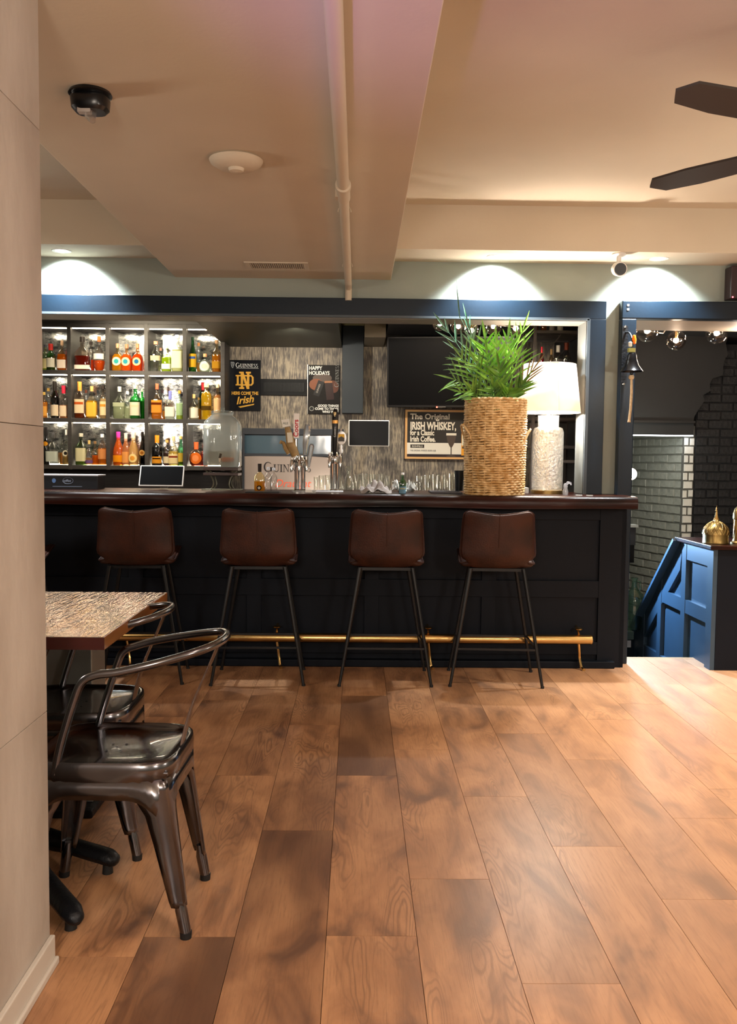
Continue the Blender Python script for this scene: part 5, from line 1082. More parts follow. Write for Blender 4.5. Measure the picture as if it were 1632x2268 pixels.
for s_, zc in ((-1, .70), (1, .66)):
    for ph in (0, pi, pi/2):
        hp = []
        for k in range(19):
            u = k/18; a = (pi+.15 if s_ < 0 else 0-.15)+(-.42+.84*u)*1.0; lift = sin(pi*u)
            hp.append(((rad(HB*zc)+.006+.022*lift+.004*cos(9*u*pi+ph))*cos(a), (rad(HB*zc)+.006+.022*lift)*sin(a), HB*zc-.07+.085*lift**.7+.004*sin(9*u*pi+ph)))
        MB().tube(hp, .0048, 6).build('braided_handle', m_wick, bk)
# palm: fronds with separate leaflets
pl = thing('potted_palm', 'green parlour palm growing out of the wicker basket', 'plant', (bx_, by_, ZT+HB*.86))
rp = random.Random(21)
def leaflet(base, d, up_, L_, wd, m, par, droop=.5, n=7):
    d = Vector(d).normalized(); s_ = d.cross(up_).normalized(); vs = []
    p = Vector(base); dd = d.copy(); st = L_/n
    for i in range(n+1):
        u = i/n; ww = wd*(sin(pi*min(1, u*.92+.10))**.8)*(1-.35*u); nn = s_.cross(dd).normalized()
        if i == n: ww = .0004
        vs += [p-s_*ww+nn*ww*.35, p.copy(), p+s_*ww+nn*ww*.35]
        p = p+dd*st; dd = (dd+Vector((0, 0, -droop*st*2.2*u))).normalized()
    fs = [(3*i+j, 3*i+j+1, 3*i+j+4, 3*i+j+3) for i in range(n) for j in range(2)]
    o = MB().add(vs, fs).build('leaflet', m, par, ang=80); return o
def frond(b0, tip, bend, nl, L_, wd, m, droop=.5, start=.3, spread=.8, tilt=0):
    b0, tip = Vector(b0), Vector(tip); mid = (b0+tip)/2+Vector(bend); pts = []
    for k in range(15):
        u = k/14; pts.append(b0*(1-u)**2+mid*2*u*(1-u)+tip*u*u)
    st = MB().tube(pts, [.0042-.0032*k/14 for k in range(15)], 6).build('frond_stem', m, pl)
    for i in range(nl):
        u = start+(1-start)*(i+.5)/nl; f = u*14; k = min(int(f), 13); p = pts[k].lerp(pts[k+1], f-k); d = (pts[k+1]-pts[k]).normalized()
        sd = d.cross(Vector((sin(tilt), -cos(tilt), .15))).normalized(); prof_ = sin(pi*(.18+.72*(i+.5)/nl))
        for sg_ in (-1, 1):
            dr = d*(1-.35*spread)+sd*sg_*spread*rp.uniform(.75, 1.1)+Vector((rp.uniform(-.1, .1), rp.uniform(-.3, .15), rp.uniform(-.05, .12)))
            leaflet(p, dr, Vector((0, -1, .2)), L_*prof_*rp.uniform(.85, 1.1), wd*rp.uniform(.85, 1.1), m, st, droop)
    leaflet(pts[-1], pts[-1]-pts[-3], Vector((0, -1, .1)), L_*.7, wd, m, st, droop*.5)
def tp(x_, y_, dy=0): p = aty(x_, y_, YBK+dy); return (p.x-bx_, dy, p.z-ZT-HB*.86)
# (tip pixel, depth offset, bend, leaflets, leaflet length, width, material, droop)
for bx0, tx, ty, dy, bend, nl, Ln, wd, m, dr, sp_ in (
    (-.03, 985, 725, .03, (.03, 0, .05), 5, .17, .0085, m_leaf3, .5, .40),
    (-.02, 1035, 712, .05, (-.02, 0, .04), 3, .17, .0060, m_leaf3, .2, .22),
    (-.02, 1045, 745, -.02, (-.01, 0, .06), 5, .19, .0090, m_leaf3, .9, .55),
    (.0, 1075, 752, -.05, (.0, 0, .04), 6, .18, .0100, m_leaf2, 1.0, .7),
    (.02, 1100, 762, -.08, (.01, 0, .04), 6, .17, .0105, m_leaf2, 1.0, .7),
    (.02, 1125, 750, -.04, (.01, 0, .04), 6, .18, .0100, m_leaf2, .9, .6),
    (.03, 1158, 728, .03, (-.01, 0, .05), 5, .17, .0070, m_leaf2, .5, .40),
    (.03, 1150, 785, -.06, (.02, 0, .06), 5, .19, .0075, m_leaf2, 2.4, .7),
    (-.03, 1020, 790, -.09, (-.02, 0, .08), 6, .20, .0075, m_leaf, 2.6, .8),
    (-.04, 1005, 840, -.06, (-.03, 0, .09), 5, .20, .0065, m_leaf, 3.2, .7),
    (.0, 1055, 805, -.11, (0, 0, .05), 6, .18, .0085, m_leaf, 2.0, .8),
    (.03, 1105, 815, -.12, (.01, 0, .05), 6, .17, .0095, m_leaf, 1.8, .8),
    (.05, 1178, 822, -.05, (.03, 0, .05), 4, .18, .0055, m_leafdry, 1.6, .4),
    (.04, 1158, 850, -.09, (.03, 0, .04), 5, .16, .0095, m_leaf, 1.6, .6),
    (-.01, 1078, 785, -.12, (-.01, 0, .05), 6, .17, .0095, m_leaf2, 1.5, .9),
    (.01, 1092, 855, -.14, (.0, 0, .03), 5, .15, .0100, m_leaf, 1.5, .9),
    (-.03, 1045, 862, -.13, (-.02, 0, .03), 5, .16, .0085, m_leaf, 2.0, .8),
    (.02, 1128, 864, -.13, (.02, 0, .03), 5, .15, .0105, m_leaf, 1.5, .8),
    (-.05, 1018, 868, -.10, (-.02, 0, .05), 4, .16, .0070, m_leaf, 2.6, .6)):
    frond((bx0, 0, 0), tp(tx, ty, dy), bend, nl, Ln, wd, m, dr, spread=sp_)
sp = MB().tube([(-.01, 0, 0), (-.04, 0, .2), tp(1018, 700, 0)], [.003, .0025, .0015], 6).build('spear_stem', m_leaf3, pl)
leaflet(tp(1018, 705, 0), Vector(tp(1014, 640))-Vector(tp(1020, 705)), Vector((0, -1, 0)), .23, .005, m_leaf3, sp, 0)
big = leaflet((.05, -.03, .02), Vector(tp(1180, 820))-Vector((.05, 0, 0)), Vector((0, -1, 0)), .26, .020, m_leaf, sp, 0)

# table lamp
YLP = 5.625; lx = onbar(1211, YLP); kk = YLP/F_PX
lm = thing('table_lamp', 'lit table lamp with white drum shade and bubbled glass base', 'lamp', (lx, YLP, ZT))
gb, nt, b, o = NT('bubbled_lamp_glass'); b.inputs['Transmission Weight'].default_value = 1; b.inputs['IOR'].default_value = 1.35; b.inputs['Roughness'].default_value = .03
tc = nd(nt, 'ShaderNodeTexCoord'); vn = nd(nt, 'ShaderNodeTexNoise', i_Scale=45.0, i_Detail=3.0); nt.links.new(tc.outputs['Object'], vn.inputs['Vector'])
bp = nd(nt, 'ShaderNodeBump', i_Strength=.8, i_Distance=.012); nt.links.new(vn.outputs['Fac'], bp.inputs['Height']); nt.links.new(bp.outputs[0], b.inputs['Normal'])
gb2, nt, b, o = NT('hammered_lamp_glass'); nt.nodes.remove(b)
tr_ = nd(nt, 'ShaderNodeBsdfTransparent', i_Color=(.93, .93, .90, 1)); gl_s = nd(nt, 'ShaderNodeBsdfGlossy', i_Color=(1, 1, 1, 1), i_Roughness=.12); tl_ = nd(nt, 'ShaderNodeBsdfTranslucent', i_Color=(.9, .88, .84, 1))
tc = nd(nt, 'ShaderNodeTexCoord'); vn = nd(nt, 'ShaderNodeTexNoise', i_Scale=55.0, i_Detail=4.0); nt.links.new(tc.outputs['Object'], vn.inputs['Vector'])
bp = nd(nt, 'ShaderNodeBump', i_Strength=1.0, i_Distance=.02); nt.links.new(vn.outputs['Fac'], bp.inputs['Height']); nt.links.new(bp.outputs[0], gl_s.inputs['Normal'])
m1 = nd(nt, 'ShaderNodeMixShader', i_Fac=.12); nt.links.new(tr_.outputs[0], m1.inputs[1]); nt.links.new(tl_.outputs[0], m1.inputs[2])
m2 = nd(nt, 'ShaderNodeMixShader', i_Fac=.30); nt.links.new(m1.outputs[0], m2.inputs[1]); nt.links.new(gl_s.outputs[0], m2.inputs[2]); nt.links.new(m2.outputs[0], o.inputs[0])
g0, g1 = .024, 147*kk
MB().lathe([(0, 0), (36*kk, 0), (36*kk, .022), (0, .022)], 32).build('lamp_foot', m_brass_o, lm)
MB().lathe([(0, g0), (32*kk, g0), (34*kk, g0+.01), (34*kk, g1-.03), (30*kk, g1-.006), (24*kk, g1), (23*kk, g1-.004), (29*kk, g1-.02), (31*kk, g1-.04), (31*kk, g0+.02), (0, g0+.014)], 40).build('glass_cylinder', gb2, lm, ang=60)
MB().lathe([(23*kk, g1), (23*kk, g1+25*kk), (21*kk, g1+25*kk), (21*kk, g1)], 32, cap=False).build('glass_neck', glass('e6e6e0', .1), lm)
MB().cyl((0, 0, .02), (0, 0, 190*kk), .008, n=12).build('lamp_rod', M_('clear_rod', 'd8d4cc', .2), lm)
s0, s1 = aty(1215, 914, YLP).z-ZT, aty(1215, 808, YLP).z-ZT
r0_, r1_ = 69*kk, 57*kk
MB().lathe([(r0_, s0), (r1_, s1)], 48, cap=False).build('lamp_shade', m_shade, lm, solid=.0015)
for r_, z_ in ((r0_, s0), (r1_, s1)): MB().tube([(r_*cos(a), r_*sin(a), z_) for a in [2*pi*k/48 for k in range(48)]], .0022, 5, closed=True).build('shade_rim', flat('cfc0ae'), lm)
MB().tube([(r0_*1.003*sin(.1), -r0_*1.003*cos(.1), s0), (r1_*1.003*sin(.1), -r1_*1.003*cos(.1), s1)], .0012, 4).build('shade_seam', flat('b8a48c'), lm)
MB().lathe([(0, -.03), (.024, -.015), (.030, .01), (.022, .035), (.012, .05), (0, .052)], 20).build('light_bulb', emis('lamp_bulb', (1, .80, .58), 20), lm, (0, 0, s1-.155))
light('table_lamp_light', 'POINT', (lx, YLP, ZT+s1-.135), 64, (1, .87, .74), .04)
light('table_lamp_light', 'POINT', (lx, YLP, ZT+s0+.08), 34, (1, .87, .74), .04)  # extra point light without a bulb, added to brighten the shade's lower part

# drinks dispenser on its stand
YDS = 5.75; kd = YDS/F_PX; dx_ = onbar(493, YDS)
ds = thing('drink_dispenser', 'large square glass water dispenser with fruit on a dark wooden stand', 'dispenser', (dx_, YDS, ZT))
zB = aty(493, 1034, YDS).z-ZT; zt_ = aty(493, 915, YDS).z-ZT; HW = 40*kd
dd_ = zt_-zB
MB().lathe([(0, zB), (HW*.94, zB), (HW, zB+.012), (HW, zB+dd_*.74), (HW*.93, zB+dd_*.84), (HW*.62, zB+dd_*.94), (HW*.55, zB+dd_*.96), (HW*.57, zB+dd_)], 40, e=6, sy=.8).build('glass_jar', glass('eef1ec', .42), ds, ang=50)
MB().lathe([(0, zB+.008), (HW*.95, zB+.008), (HW*.95, zB+dd_*.30), (0, zB+dd_*.30)], 36, e=6, sy=.8).build('water', glass('dcd8cc', .16), ds, ang=50)
MB().lathe([(0, 0), (HW*.6, 0), (HW*.58, .012), (.012, .02), (.014, .034), (0, .038)], 28, e=4, sy=.8).build('glass_lid', glass('e4e8e2', .2), ds, (0, 0, zt_))
for k in range(3): MB().lathe([(0, 0), (.018, .004), (.021, .016), (.017, .03), (0, .034)], 14).build('orange_slice', liquid('f0962c', .9), ds, (.012+.022*k, -.01*(k % 2), zB+.03))
MB().tube([(0, -HW*.78, zB+.05), (0, -HW*.78-.035, zB+.05), (0, -HW*.78-.04, zB+.03)], [.009, .009, .007], 12).build('tap', m_chrome, ds)
MB().beam((0, -HW*.78-.034, zB+.055), (.008, -HW*.78-.03, zB+.085), .014, .006).build('tap_lever', m_chrome, ds)
m_st = M_('dark_stand_wood', '38251f', .4); m_iron2 = M_('weathered_green_iron', '6d6a58', .5, .4, noise=.3, scale=30)
for a_, b__ in ((zB-.022, zB-.002), (zB-.055, zB-.038)): box('stand_board', -HW*.95, HW*.95, -HW*.75, HW*.75, a_, b__, m_st, ds, .002)
for sx in (-1, 1):
    for sy in (-1, 1): MB().tube(catmull([(sx*HW*.85, sy*.07, zB-.022), (sx*HW*.55, sy*.06, zB-.06), (sx*HW*.42, sy*.055, .04), (sx*HW*.55, sy*.07, .004)], 5), .0045, 6).build('stand_leg', m_iron2, ds)
box('stand_base', -HW*1.05, HW*1.05, -.075, .075, 0, .004, m_iron2, ds)

# tablets, tray box
def tablet(x0, x1, y0, y1, Y, label, tilt, grp=None, stand=True, rim='cfcbc6'):
    a, b_ = aty(x0, y0, Y), aty(x1, y1, Y); W_, H_ = b_.x-a.x, a.z-b_.z
    zb_ = b_.z if not stand else max(b_.z, ZT+.006)
    t = thing('tablet_screen', label, 'tablet', ((a.x+b_.x)/2, Y, zb_))
    g = [box('tablet_body', -W_/2, W_/2, 0, .012, 0, H_, flat(rim, .3), t, .004), box('screen_glass', -W_/2+.008, W_/2-.008, -.0015, .001, .008, H_-.008, m_screen, t)]
    t.rotation_euler = (R(tilt), 0, 0)
    if stand:
        MB().beam((0, .012, H_*.5), (0, .10, .03), .05, .01).build('stand_arm', flat('bdb9b4'), t); 
    return t
t1_ = tablet(306, 405, 1026, 1077, 5.62, 'white rimmed tablet lying tilted back on the bar, below the shelves', -24, rim='d8d4ce')
q = aty(817, 960, 6.95)
t2_ = thing('register_screen', 'white rimmed register screen with its back to the wall, right of the taps', 'screen', (q.x, 6.95, .95)); 
a, b_ = aty(772, 930, 6.95), aty(862, 989, 6.95); W_, H_ = b_.x-a.x, a.z-b_.z; z_ = b_.z-.95
box('screen_body', -W_/2, W_/2, 0, .02, z_, z_+H_, flat('c9c4be', .3), t2_, .006); box('screen_glass', -W_/2+.007, W_/2-.007, -.0015, .001, z_+.007, z_+H_-.007, m_screen, t2_)
MB().beam((0, .02, z_+H_*.5), (0, YK-6.95, z_+H_*.5), .05, .05).build('wall_arm', m_black, t2_)
a, b_ = aty(60, 1050, 5.60), aty(216, 1080, 5.60)
cbx = thing('card_box', 'black branded box with white top edge at the left end of the bar', 'box', (a.x, 5.60, ZT)); H_ = a.z-ZT; W_ = b_.x-a.x
box('box_body', 0, W_, 0, .16, 0, H_-.008, flat('101218', .35), cbx, .002); box('white_lid', -.004, W_+.006, -.004, .165, H_-.008, H_, flat('d8d6dc', .3), cbx, .001)
text('coffee', .022, flat('9aa4b8'), cbx, (W_*.50, -.001, H_*.50), shear=.2); box('printed_line', W_*.36, W_*.78, -.0012, 0, H_*.15, H_*.21, flat('5c6474'), cbx)
o_ = MB().tube([(.030*cos(a)*1.1, 0, .020*sin(a)) for a in [2*pi*k/24 for k in range(24)]], .0008, 4, closed=True).build('printed_ring', flat('8c96aa'), cbx, (W_*.58, -.001, H_*.58))
disc(W_*.38, H_*.58, .012, .015, flat('5878a8'), 'printed_dot', cbx, .0012)
# black mat by the taps
box_ = lambda *a, **k: box(*a, **k)
bm = box('bar_mat', onbar(545, 5.35), onbar(612, 5.35)+.02, 5.30, 5.46, ZT, ZT+.006, M_('rubber_mat', '0c0c0e', .5), bevel=.002); tag(bm, 'black rubber bar mat on the bar edge below the small bottle', 'mat')
bm2 = box('bar_tray', onbar(955, 5.42), onbar(1022, 5.5), 5.47, 5.67, ZT, ZT+.012, M_('dark_tray', '241c22', .4), bevel=.003); tag(bm2, 'flat dark tray on the bar just left of the wicker basket', 'tray')
bm3 = box('bar_towel_pad', onbar(700, 5.55), onbar(760, 5.55), 5.47, 5.595, ZT, ZT+.007, flat('c8c6cc', .8), bevel=.002); tag(bm3, 'folded pale cloth pad below the right tap tower', 'cloth')
lc = box('label_card', onbar(676, 5.45), onbar(691, 5.45), 5.45, 5.456, ZT, ZT+.017, m_white); tag(lc, 'tiny white card standing at the foot of the left tap tower', 'card')
# spirits and shakers by the taps
bottle(575, 1087, 1026, 26, 'squat', 'f4e8b0', 'e0a414', .36, ('disc', '2a2018', .04, .22, 'e8e0c8'), '*241a14', 'yellow vanilla liqueur bottle with a black round emblem on the bar', Y=5.55, z=ZT, group=None, e=3)
for i, (x_, yt, lb) in enumerate(((594, 1035, 'left one of two chrome bottle tops beside the yellow bottle'), (606, 1037, 'right one of two clear bottles beside the yellow bottle'))):
    bottle(x_, 1087, yt, 17, 'round', 'e8e8ea', None, 0, None, 'd8d8da', 'clear glass bottle with chrome pourer, '+('left' if i == 0 else 'right')+' one of two beside the yellow liqueur', Y=5.62+.04*i, z=ZT, group='clear pourer bottles by the taps')
# tap towers
def tower(px_, top, wpx, Y, label, heads):
    k = Y/F_PX; x_ = onbar(px_, Y); H_ = (aty(px_, top, Y).z-ZT)
    t = thing('beer_tap_tower', label, 'beer tap', (x_, Y, ZT)); r = wpx*k/2
    for s_ in (-1, 1): MB().lathe([(r*.60, 0), (r*.62, .006), (r*.42, .014), (r*.42, H_), (r*.46, H_+.004), (0, H_+.012)], 20).build('column', m_chrome, t, (s_*r*.5, 0, 0))
    box('base_plate', -r*1.3, r*1.3, -.06, .06, 0, .006, m_steel, t, .002)
    MB().lathe([(0, 0), (r*.9, 0), (r*.95, .01), (r*.95, .055), (r*.6, .075), (0, .08)], 24).build('tower_head', m_chrome, t, (0, 0, H_-.02))
    for dx, dy in heads:
        f = MB(); f.tube([(dx*.3, -.01, H_+.02), (dx*.8, -.05-dy*.3, H_+.02), (dx, -.075, H_+.018), (dx*1.05, -.088, H_-.005), (dx*1.06, -.09, H_-.045)], [.010, .010, .014, .011, .007], 12); f.build('faucet', m_chrome, t)
        MB().tube([(dx, -.075, H_+.018), (dx, -.075, H_+.05)], [.008, .006], 10).build('faucet_stem', m_chrome, t)
    return t, H_
def handle(t, px0, py0, px1, py1, Y, mats, wpx, parts, name='tap_handle'): pass
tA, HA = tower(664, 1028, 26, 5.62, 'chrome tap tower with wooden, red and clear handles, left of two', ((-.045, 0), (0, 0), (.045, 0)))
tB, HB2 = tower(741, 1020, 22, 5.66, 'chrome tap tower with black and white handles, right of two', ((-.03, 0), (.035, 0)))
def lp(t, px_, py_, Y=5.53):
    p = aty(px_, py_, Y); return (p.x-t.location.x, Y-t.location.y, p.z-t.location.z)
k_ = 5.53/F_PX
# wooden carved handle with white block (left), its lower branches
m_tan = M_('tan_carved_wood', 'a3824e', .55, noise=.3, scale=40)
h_ = MB().tube([lp(tA, 655, 1010), lp(tA, 645, 985), lp(tA, 640, 962), lp(tA, 636, 946)], [9*k_, 11*k_, 8*k_, 6*k_], 12).build('carved_handle', m_tan, tA)
MB().tube([lp(tA, 640, 1005), lp(tA, 632, 992), lp(tA, 628, 981), lp(tA, 622, 978), lp(tA, 621, 983)], [5*k_, 5*k_, 4*k_, 3.4*k_, 3*k_], 8).build('carved_curl', m_tan, h_)
MB().beam(lp(tA, 643, 980, 5.51), lp(tA, 641, 958, 5.51), 11*k_, .02).build('white_sleeve', flat('d8d2c0'), h_)
MB().beam(lp(tA, 635, 945), lp(tA, 632, 929), 17*k_, .035).build('white_block', flat('e4e2da'), h_)
text('ALE', .020, flat('5a6a60'), tA, tuple(Vector(lp(tA, 627, 940))+Vector((0, -.019, 0))), sx=1.0)
# red and white lettered paddle
a, b_ = lp(tA, 656, 970), lp(tA, 657, 916)
h2_ = MB().beam(a, b_, 12*k_, .022).build('paddle_handle', flat('ece8e4'), tA)
MB().tube([lp(tA, 656, 1010), lp(tA, 656, 972)], [4*k_, 3*k_], 10).build('handle_ferrule', m_chrome, tA)
t__ = text('Coors', .042, flat('c02838'), tA, tuple(Vector(lp(tA, 660.5, 968))+Vector((0, -.0125, 0))), rot=(0, R(-90), 0), bold=.0008); t__.rotation_euler = Matrix(((0, 0, -1), (1, 0, 0), (0, 1, 0))).to_euler() if False else (pi/2, R(-90), 0)
# two clear cut-glass handles
gg = M_('cut_clear_acrylic', 'e2e4e6', .08, .0, spec=1); gg.node_tree.nodes['Principled BSDF'].inputs['Transmission Weight'].default_value = .8
MB().tube([lp(tA, 675, 1008), lp(tA, 676, 985), lp(tA, 680, 955), lp(tA, 681, 940)], [4*k_, 6*k_, 8*k_, 5*k_], 6).build('clear_handle', gg, tA, ang=20)
MB().tube([lp(tA, 683, 1035), lp(tA, 686, 1010), lp(tA, 690, 988), lp(tA, 691, 983)], [3*k_, 5*k_, 6*k_, 3*k_], 6).build('clear_handle', gg, tA, ang=20)
# tall black handle with gold top and white lettering; oval badge handle
h3_ = MB().tube([lp(tB, 741, 1010), lp(tB, 741, 995), lp(tB, 742, 960), lp(tB, 742, 918), lp(tB, 743, 906)], [3.5*k_, 4.5*k_, 6*k_, 7*k_, 4*k_], 14).build('black_handle', flat('14100f', .25), tB)
MB().tube([lp(tB, 742, 938, 5.53), lp(tB, 742, 931, 5.53)], [7.2*k_, 7.3*k_], 14).build('gold_band', M_('gold_band', 'c89048', .3, .6), h3_)
mb = MB(); harp(mb, 0, 0, .028, .003); o_ = mb.build('harp_emblem', M_('gold_band2', 'e0c088', .3, .5), tB); o_.location = Vector(lp(tB, 739, 923))+Vector((0, -.018, 0))
o_, wl_ = serif('GUINNESS', .010, wht, tB, tuple(Vector(lp(tB, 744, 968))+Vector((0, -.0165, 0))), rot=(0, R(-90), 0))
mb = MB().lathe([(0, 0), (10*k_, .0), (11*k_, .004), (11*k_, .010), (9*k_, .014), (0, .014)], 26, sy=1.35)
ob = mb.build('oval_badge', flat('eceae6', .25), tB, lp(tB, 756, 970, 5.545)); ob.rotation_euler = (pi/2, 0, 0)
MB().lathe([(.004, 0), (.011, .006), (.013, .02), (.008, .035), (.010, .045), (.007, .055)], 14).build('white_grip', flat('e6e4e0', .25), tB, lp(tB, 755, 1005))
MB().tube([lp(tB, 756, 954), lp(tB, 756, 948)], [.006, .002], 8).build('chrome_finial', m_chrome, tB)
q = lp(tB, 756, 970, 5.545)
box('badge_picture', q[0]-.019, q[0]+.019, q[1]-.0155, q[1]-.0145, q[2]-.022, q[2]+.024, flat('d8a83c'), tB)
MB().prism([(q[0]-.019, q[2]-.022), (q[0]+.019, q[2]-.022), (q[0]+.019, q[2]-.0), (q[0], q[2]+.010), (q[0]-.019, q[2]-.0)], lambda a, b_, tt: (a, q[1]-.0155-tt, b_), .001).build('badge_hill', flat('4a4640'), tB, smooth=False)

# glasses along the back of the bar top, carafes, towels, tray glasses
glsn = [(700, 30, 11), (712, 33, 13), (726, 34, 14), (789, 36, 17), (806, 38, 18), (824, 37, 17), (842, 38, 17), (858, 34, 16), (930, 34, 17), (948, 36, 17), (966, 38, 18), (1002, 40, 18)]
words = ['leftmost clear glass on the bar, between the tap towers', 'clear tumbler beside the leftmost one between the tap towers', 'clear tumbler right against the right tap tower', 'clear pint glass just right of the carafe', 'clear pint glass above the left towel edge', 'clear pint glass right behind the grey towel', 'clear pint glass behind the right end of the grey towel', 'last clear pint glass before the green bottle', 'clear pint glass right of the ice bowl', 'clear pint glass second from the ice bowl', 'clear pint glass just left of the tray tumblers', 'clear pint glass right before the black shaker cup']
for (x_, h_, w_), lb in zip(glsn, words): tumbler(x_, 1088, h_, w_, 5.80, ZT, lb)
for x_, h_, w_, lb in ((975, 34, 17, 'short tumbler on the dark tray, left one'), (991, 36, 17, 'short tumbler on the dark tray, right one')): tumbler(x_, 1080, h_, w_, 5.56, ZT+.012, lb, grp='tumblers on the dark tray')
g = MB().lathe([(0, 0), (.024, 0), (.033, .13), (.031, .13), (.023, .006), (0, .006)], 20).build('shaker_cup', flat('1c2026', .35), None, (onbar(1016, 5.62), 5.62, ZT+.012)); tag(g, 'black shaker cup on the tray against the wicker basket', 'cup')
def carafe(px_, top, w_, lb):
    Y = 5.74; k = Y/F_PX; H_ = aty(px_, top, Y).z-ZT; r = w_/2*k
    g = MB().lathe([(0, 0), (r*.95, 0), (r, .006), (r*.98, H_*.2), (r*.65, H_*.5), (r*.40, H_*.64), (r*.38, H_*.72), (r*.55, H_*.86), (r*.72, H_), (r*.68, H_), (r*.35, H_*.7), (r*.6, H_*.5), (r*.93, H_*.2), (r*.9, .01), (0, .01)], 24).build('carafe', glass('f2f6f0'), None, (onbar(px_, Y), Y, ZT), ang=60); tag(g, lb, 'carafe')
carafe(771, 1032, 24, 'clear glass carafe with flared lip right of the tap towers')
carafe(752, 1048, 15, 'slim clear carafe partly behind the right tap tower')
# glass bowl with napkins
Y = 5.62; g = MB().lathe([(0, 0), (.05, 0), (.075, .03), (.088, .070), (.086, .070), (.073, .032), (.048, .005), (0, .005)], 28).build('glass_bowl', glass('f0f3ee', .04), None, (onbar(899, Y), Y+.03, ZT), ang=60); tag(g, 'wide clear glass bowl of napkins behind the green water bottle', 'bowl')
def cloth(name, px_, Y, W_, D_, H_, seed, m, lb, z=None):
    r = random.Random(seed); n = 22; vs = []; ph = [r.uniform(0, 6) for _ in range(6)]
    for i in range(n+1):
        for j in range(n+1):
            u, v_ = -1+2*i/n, -1+2*j/n; e_ = max(0, 1-(abs(u)**2.4+abs(v_)**2.4)/1.4)
            zf = .5+.28*sin(5*u+2.5*v_+ph[0])+.22*sin(9*u-4*v_+ph[1])+.15*sin(13*v_+4*u+ph[2])
            vs.append((u*W_/2*(1+.12*sin(4*v_+ph[3])), v_*D_/2*(1+.12*sin(5*u+ph[4])), max(.002, H_*e_**.6*abs(zf))))
    g = MB().add(vs, [(i*(n+1)+j, (i+1)*(n+1)+j, (i+1)*(n+1)+j+1, i*(n+1)+j+1) for i in range(n) for j in range(n)]).build(name, m, None, (onbar(px_, Y), Y, z or ZT), solid=.003, sub=1, ang=90); tag(g, lb, 'cloth'); return g
cloth('bar_towel', 832, 5.42, .175, .14, .085, 3, M_('grey_towel', '9a928e', .95, bump=.4, bscale=200), 'crumpled grey bar towel left of the green water bottle')
cloth('napkin', 876, 5.65, .05, .06, .07, 8, m_fabric, 'crumpled white napkin in the bowl, left of the green bottle', ZT+.012)
cloth('napkin', 909, 5.64, .07, .07, .065, 12, m_fabric, 'crumpled white napkin in the bowl, right of the green bottle', ZT+.012)
bottle(891, 1091, 1045, 17, 'wine', '2e9c5c', '1c8048', .62, ('band', '8ab4d0', .02, .36, 'd8d4a8'), 'e6e6e0', 'small green sparkling water bottle with blue label on the bar', Y=5.36, z=ZT, group=None, name='water_bottle')
# small clear figurine-like pourer beside the lamp, small jar items
fg = thing('glass_figurine', 'small clear glass figurine right of the lamp base', 'figurine', (onbar(1252, 5.42), 5.42, ZT))
MB().lathe([(0, 0), (.016, 0), (.018, .02), (.012, .045), (.014, .055), (.010, .07), (0, .075)], 16).build('figurine_body', glass('d8d8dc', .4), fg)
MB().tube([(0, 0, .06), (.014, -.004, .078), (.03, -.004, .074), (.034, -.004, .062)], [.008, .009, .007, .004], 10).build('figurine_arm', glass('e8e8ee', .3), fg)
for i, (x_, Y_) in enumerate(((1282, 5.36), (1306, 5.34))):
    g = MB().lathe([(0, 0), (.020, 0), (.022, .003), (.020, .006), (0, .007)], 16).build('glass_coaster', glass('d8dad8', .3), None, (onbar(x_, Y_), Y_, ZT)); tag(g, ['small flat glass dish on the bar top right of the figurine', 'small flat glass dish on the bar top below the right casing'][i], 'dish')
pt_ = box('paper_stack', onbar(1155, 5.58), onbar(1176, 5.58), 5.66, 5.80, ZT, ZT+.035, flat('b8b4b0', .8)); tag(pt_, 'stack of pale paper napkins between the basket and the lamp', 'napkins')

# ------------------------------------------------------------------ branch chandeliers with glass globes
def chandelier(loc, globes, label, ez, e=1.3):
    t = thing('branch_chandelier', label, 'chandelier', loc); L0 = Vector(loc)
    m_gr = M_('pewter_branch', '6f675f', .35, .7) if 'pewter_branch' not in bpy.data.materials else bpy.data.materials['pewter_branch']
    MB().cyl((0, 0, 0), (0, 0, ez), .007, n=8).build('down_rod', m_gr, t)
    prev = Vector((0, 0, 0))
    xs_g = []
    for i, (p, r, node) in enumerate(globes):
        p = Vector(p)-L0; nd_ = Vector(node)-L0
        arm = MB().tube([prev if node is None else Vector((0, 0, 0)), nd_], .005, 8); arm.tube([nd_, nd_.lerp(p, .8)], .0045, 8); a_ = arm.build('branch_arm', m_gr, t)
        gl_ = MB().lathe([(r*sin(pi*k/14), -r*cos(pi*k/14)) for k in range(15)], 24, cap=False).build('glass_globe', glass('b8a8a0' if i % 2 else 'd8d0c8'), t, p, ang=80)
        MB().lathe([(0, -.02), (.012, -.014), (.014, 0), (.010, .014), (0, .02)], 12).build('bulb', m_bulb, gl_)
        MB().cyl((0, 0, .014), (0, 0, r*.98), .012, n=10).build('lamp_holder', m_brass, gl_)
        light('globe_lamp', 'POINT', Vector(loc)+p, e, (1, .80, .60), .02)
    return t
Yc = 6.35
gp = lambda x_, y_, Y: tuple(aty(x_, y_, Y))
chandelier(tuple(aty(1482, 718, Yc)), [(gp(1433, 733, Yc-.1), 24*Yc/F_PX, gp(1468, 738, Yc)), (gp(1497, 754, Yc), 22*Yc/F_PX, gp(1503, 738, Yc)), (gp(1587, 738, Yc), 24*Yc/F_PX, gp(1545, 728, Yc)), (gp(1565, 722, Yc+.2), 14*Yc/F_PX, gp(1550, 724, Yc+.1))],
    'branching chandelier with clear glass globes inside the stair opening', .25, 13)
Yc = 6.1
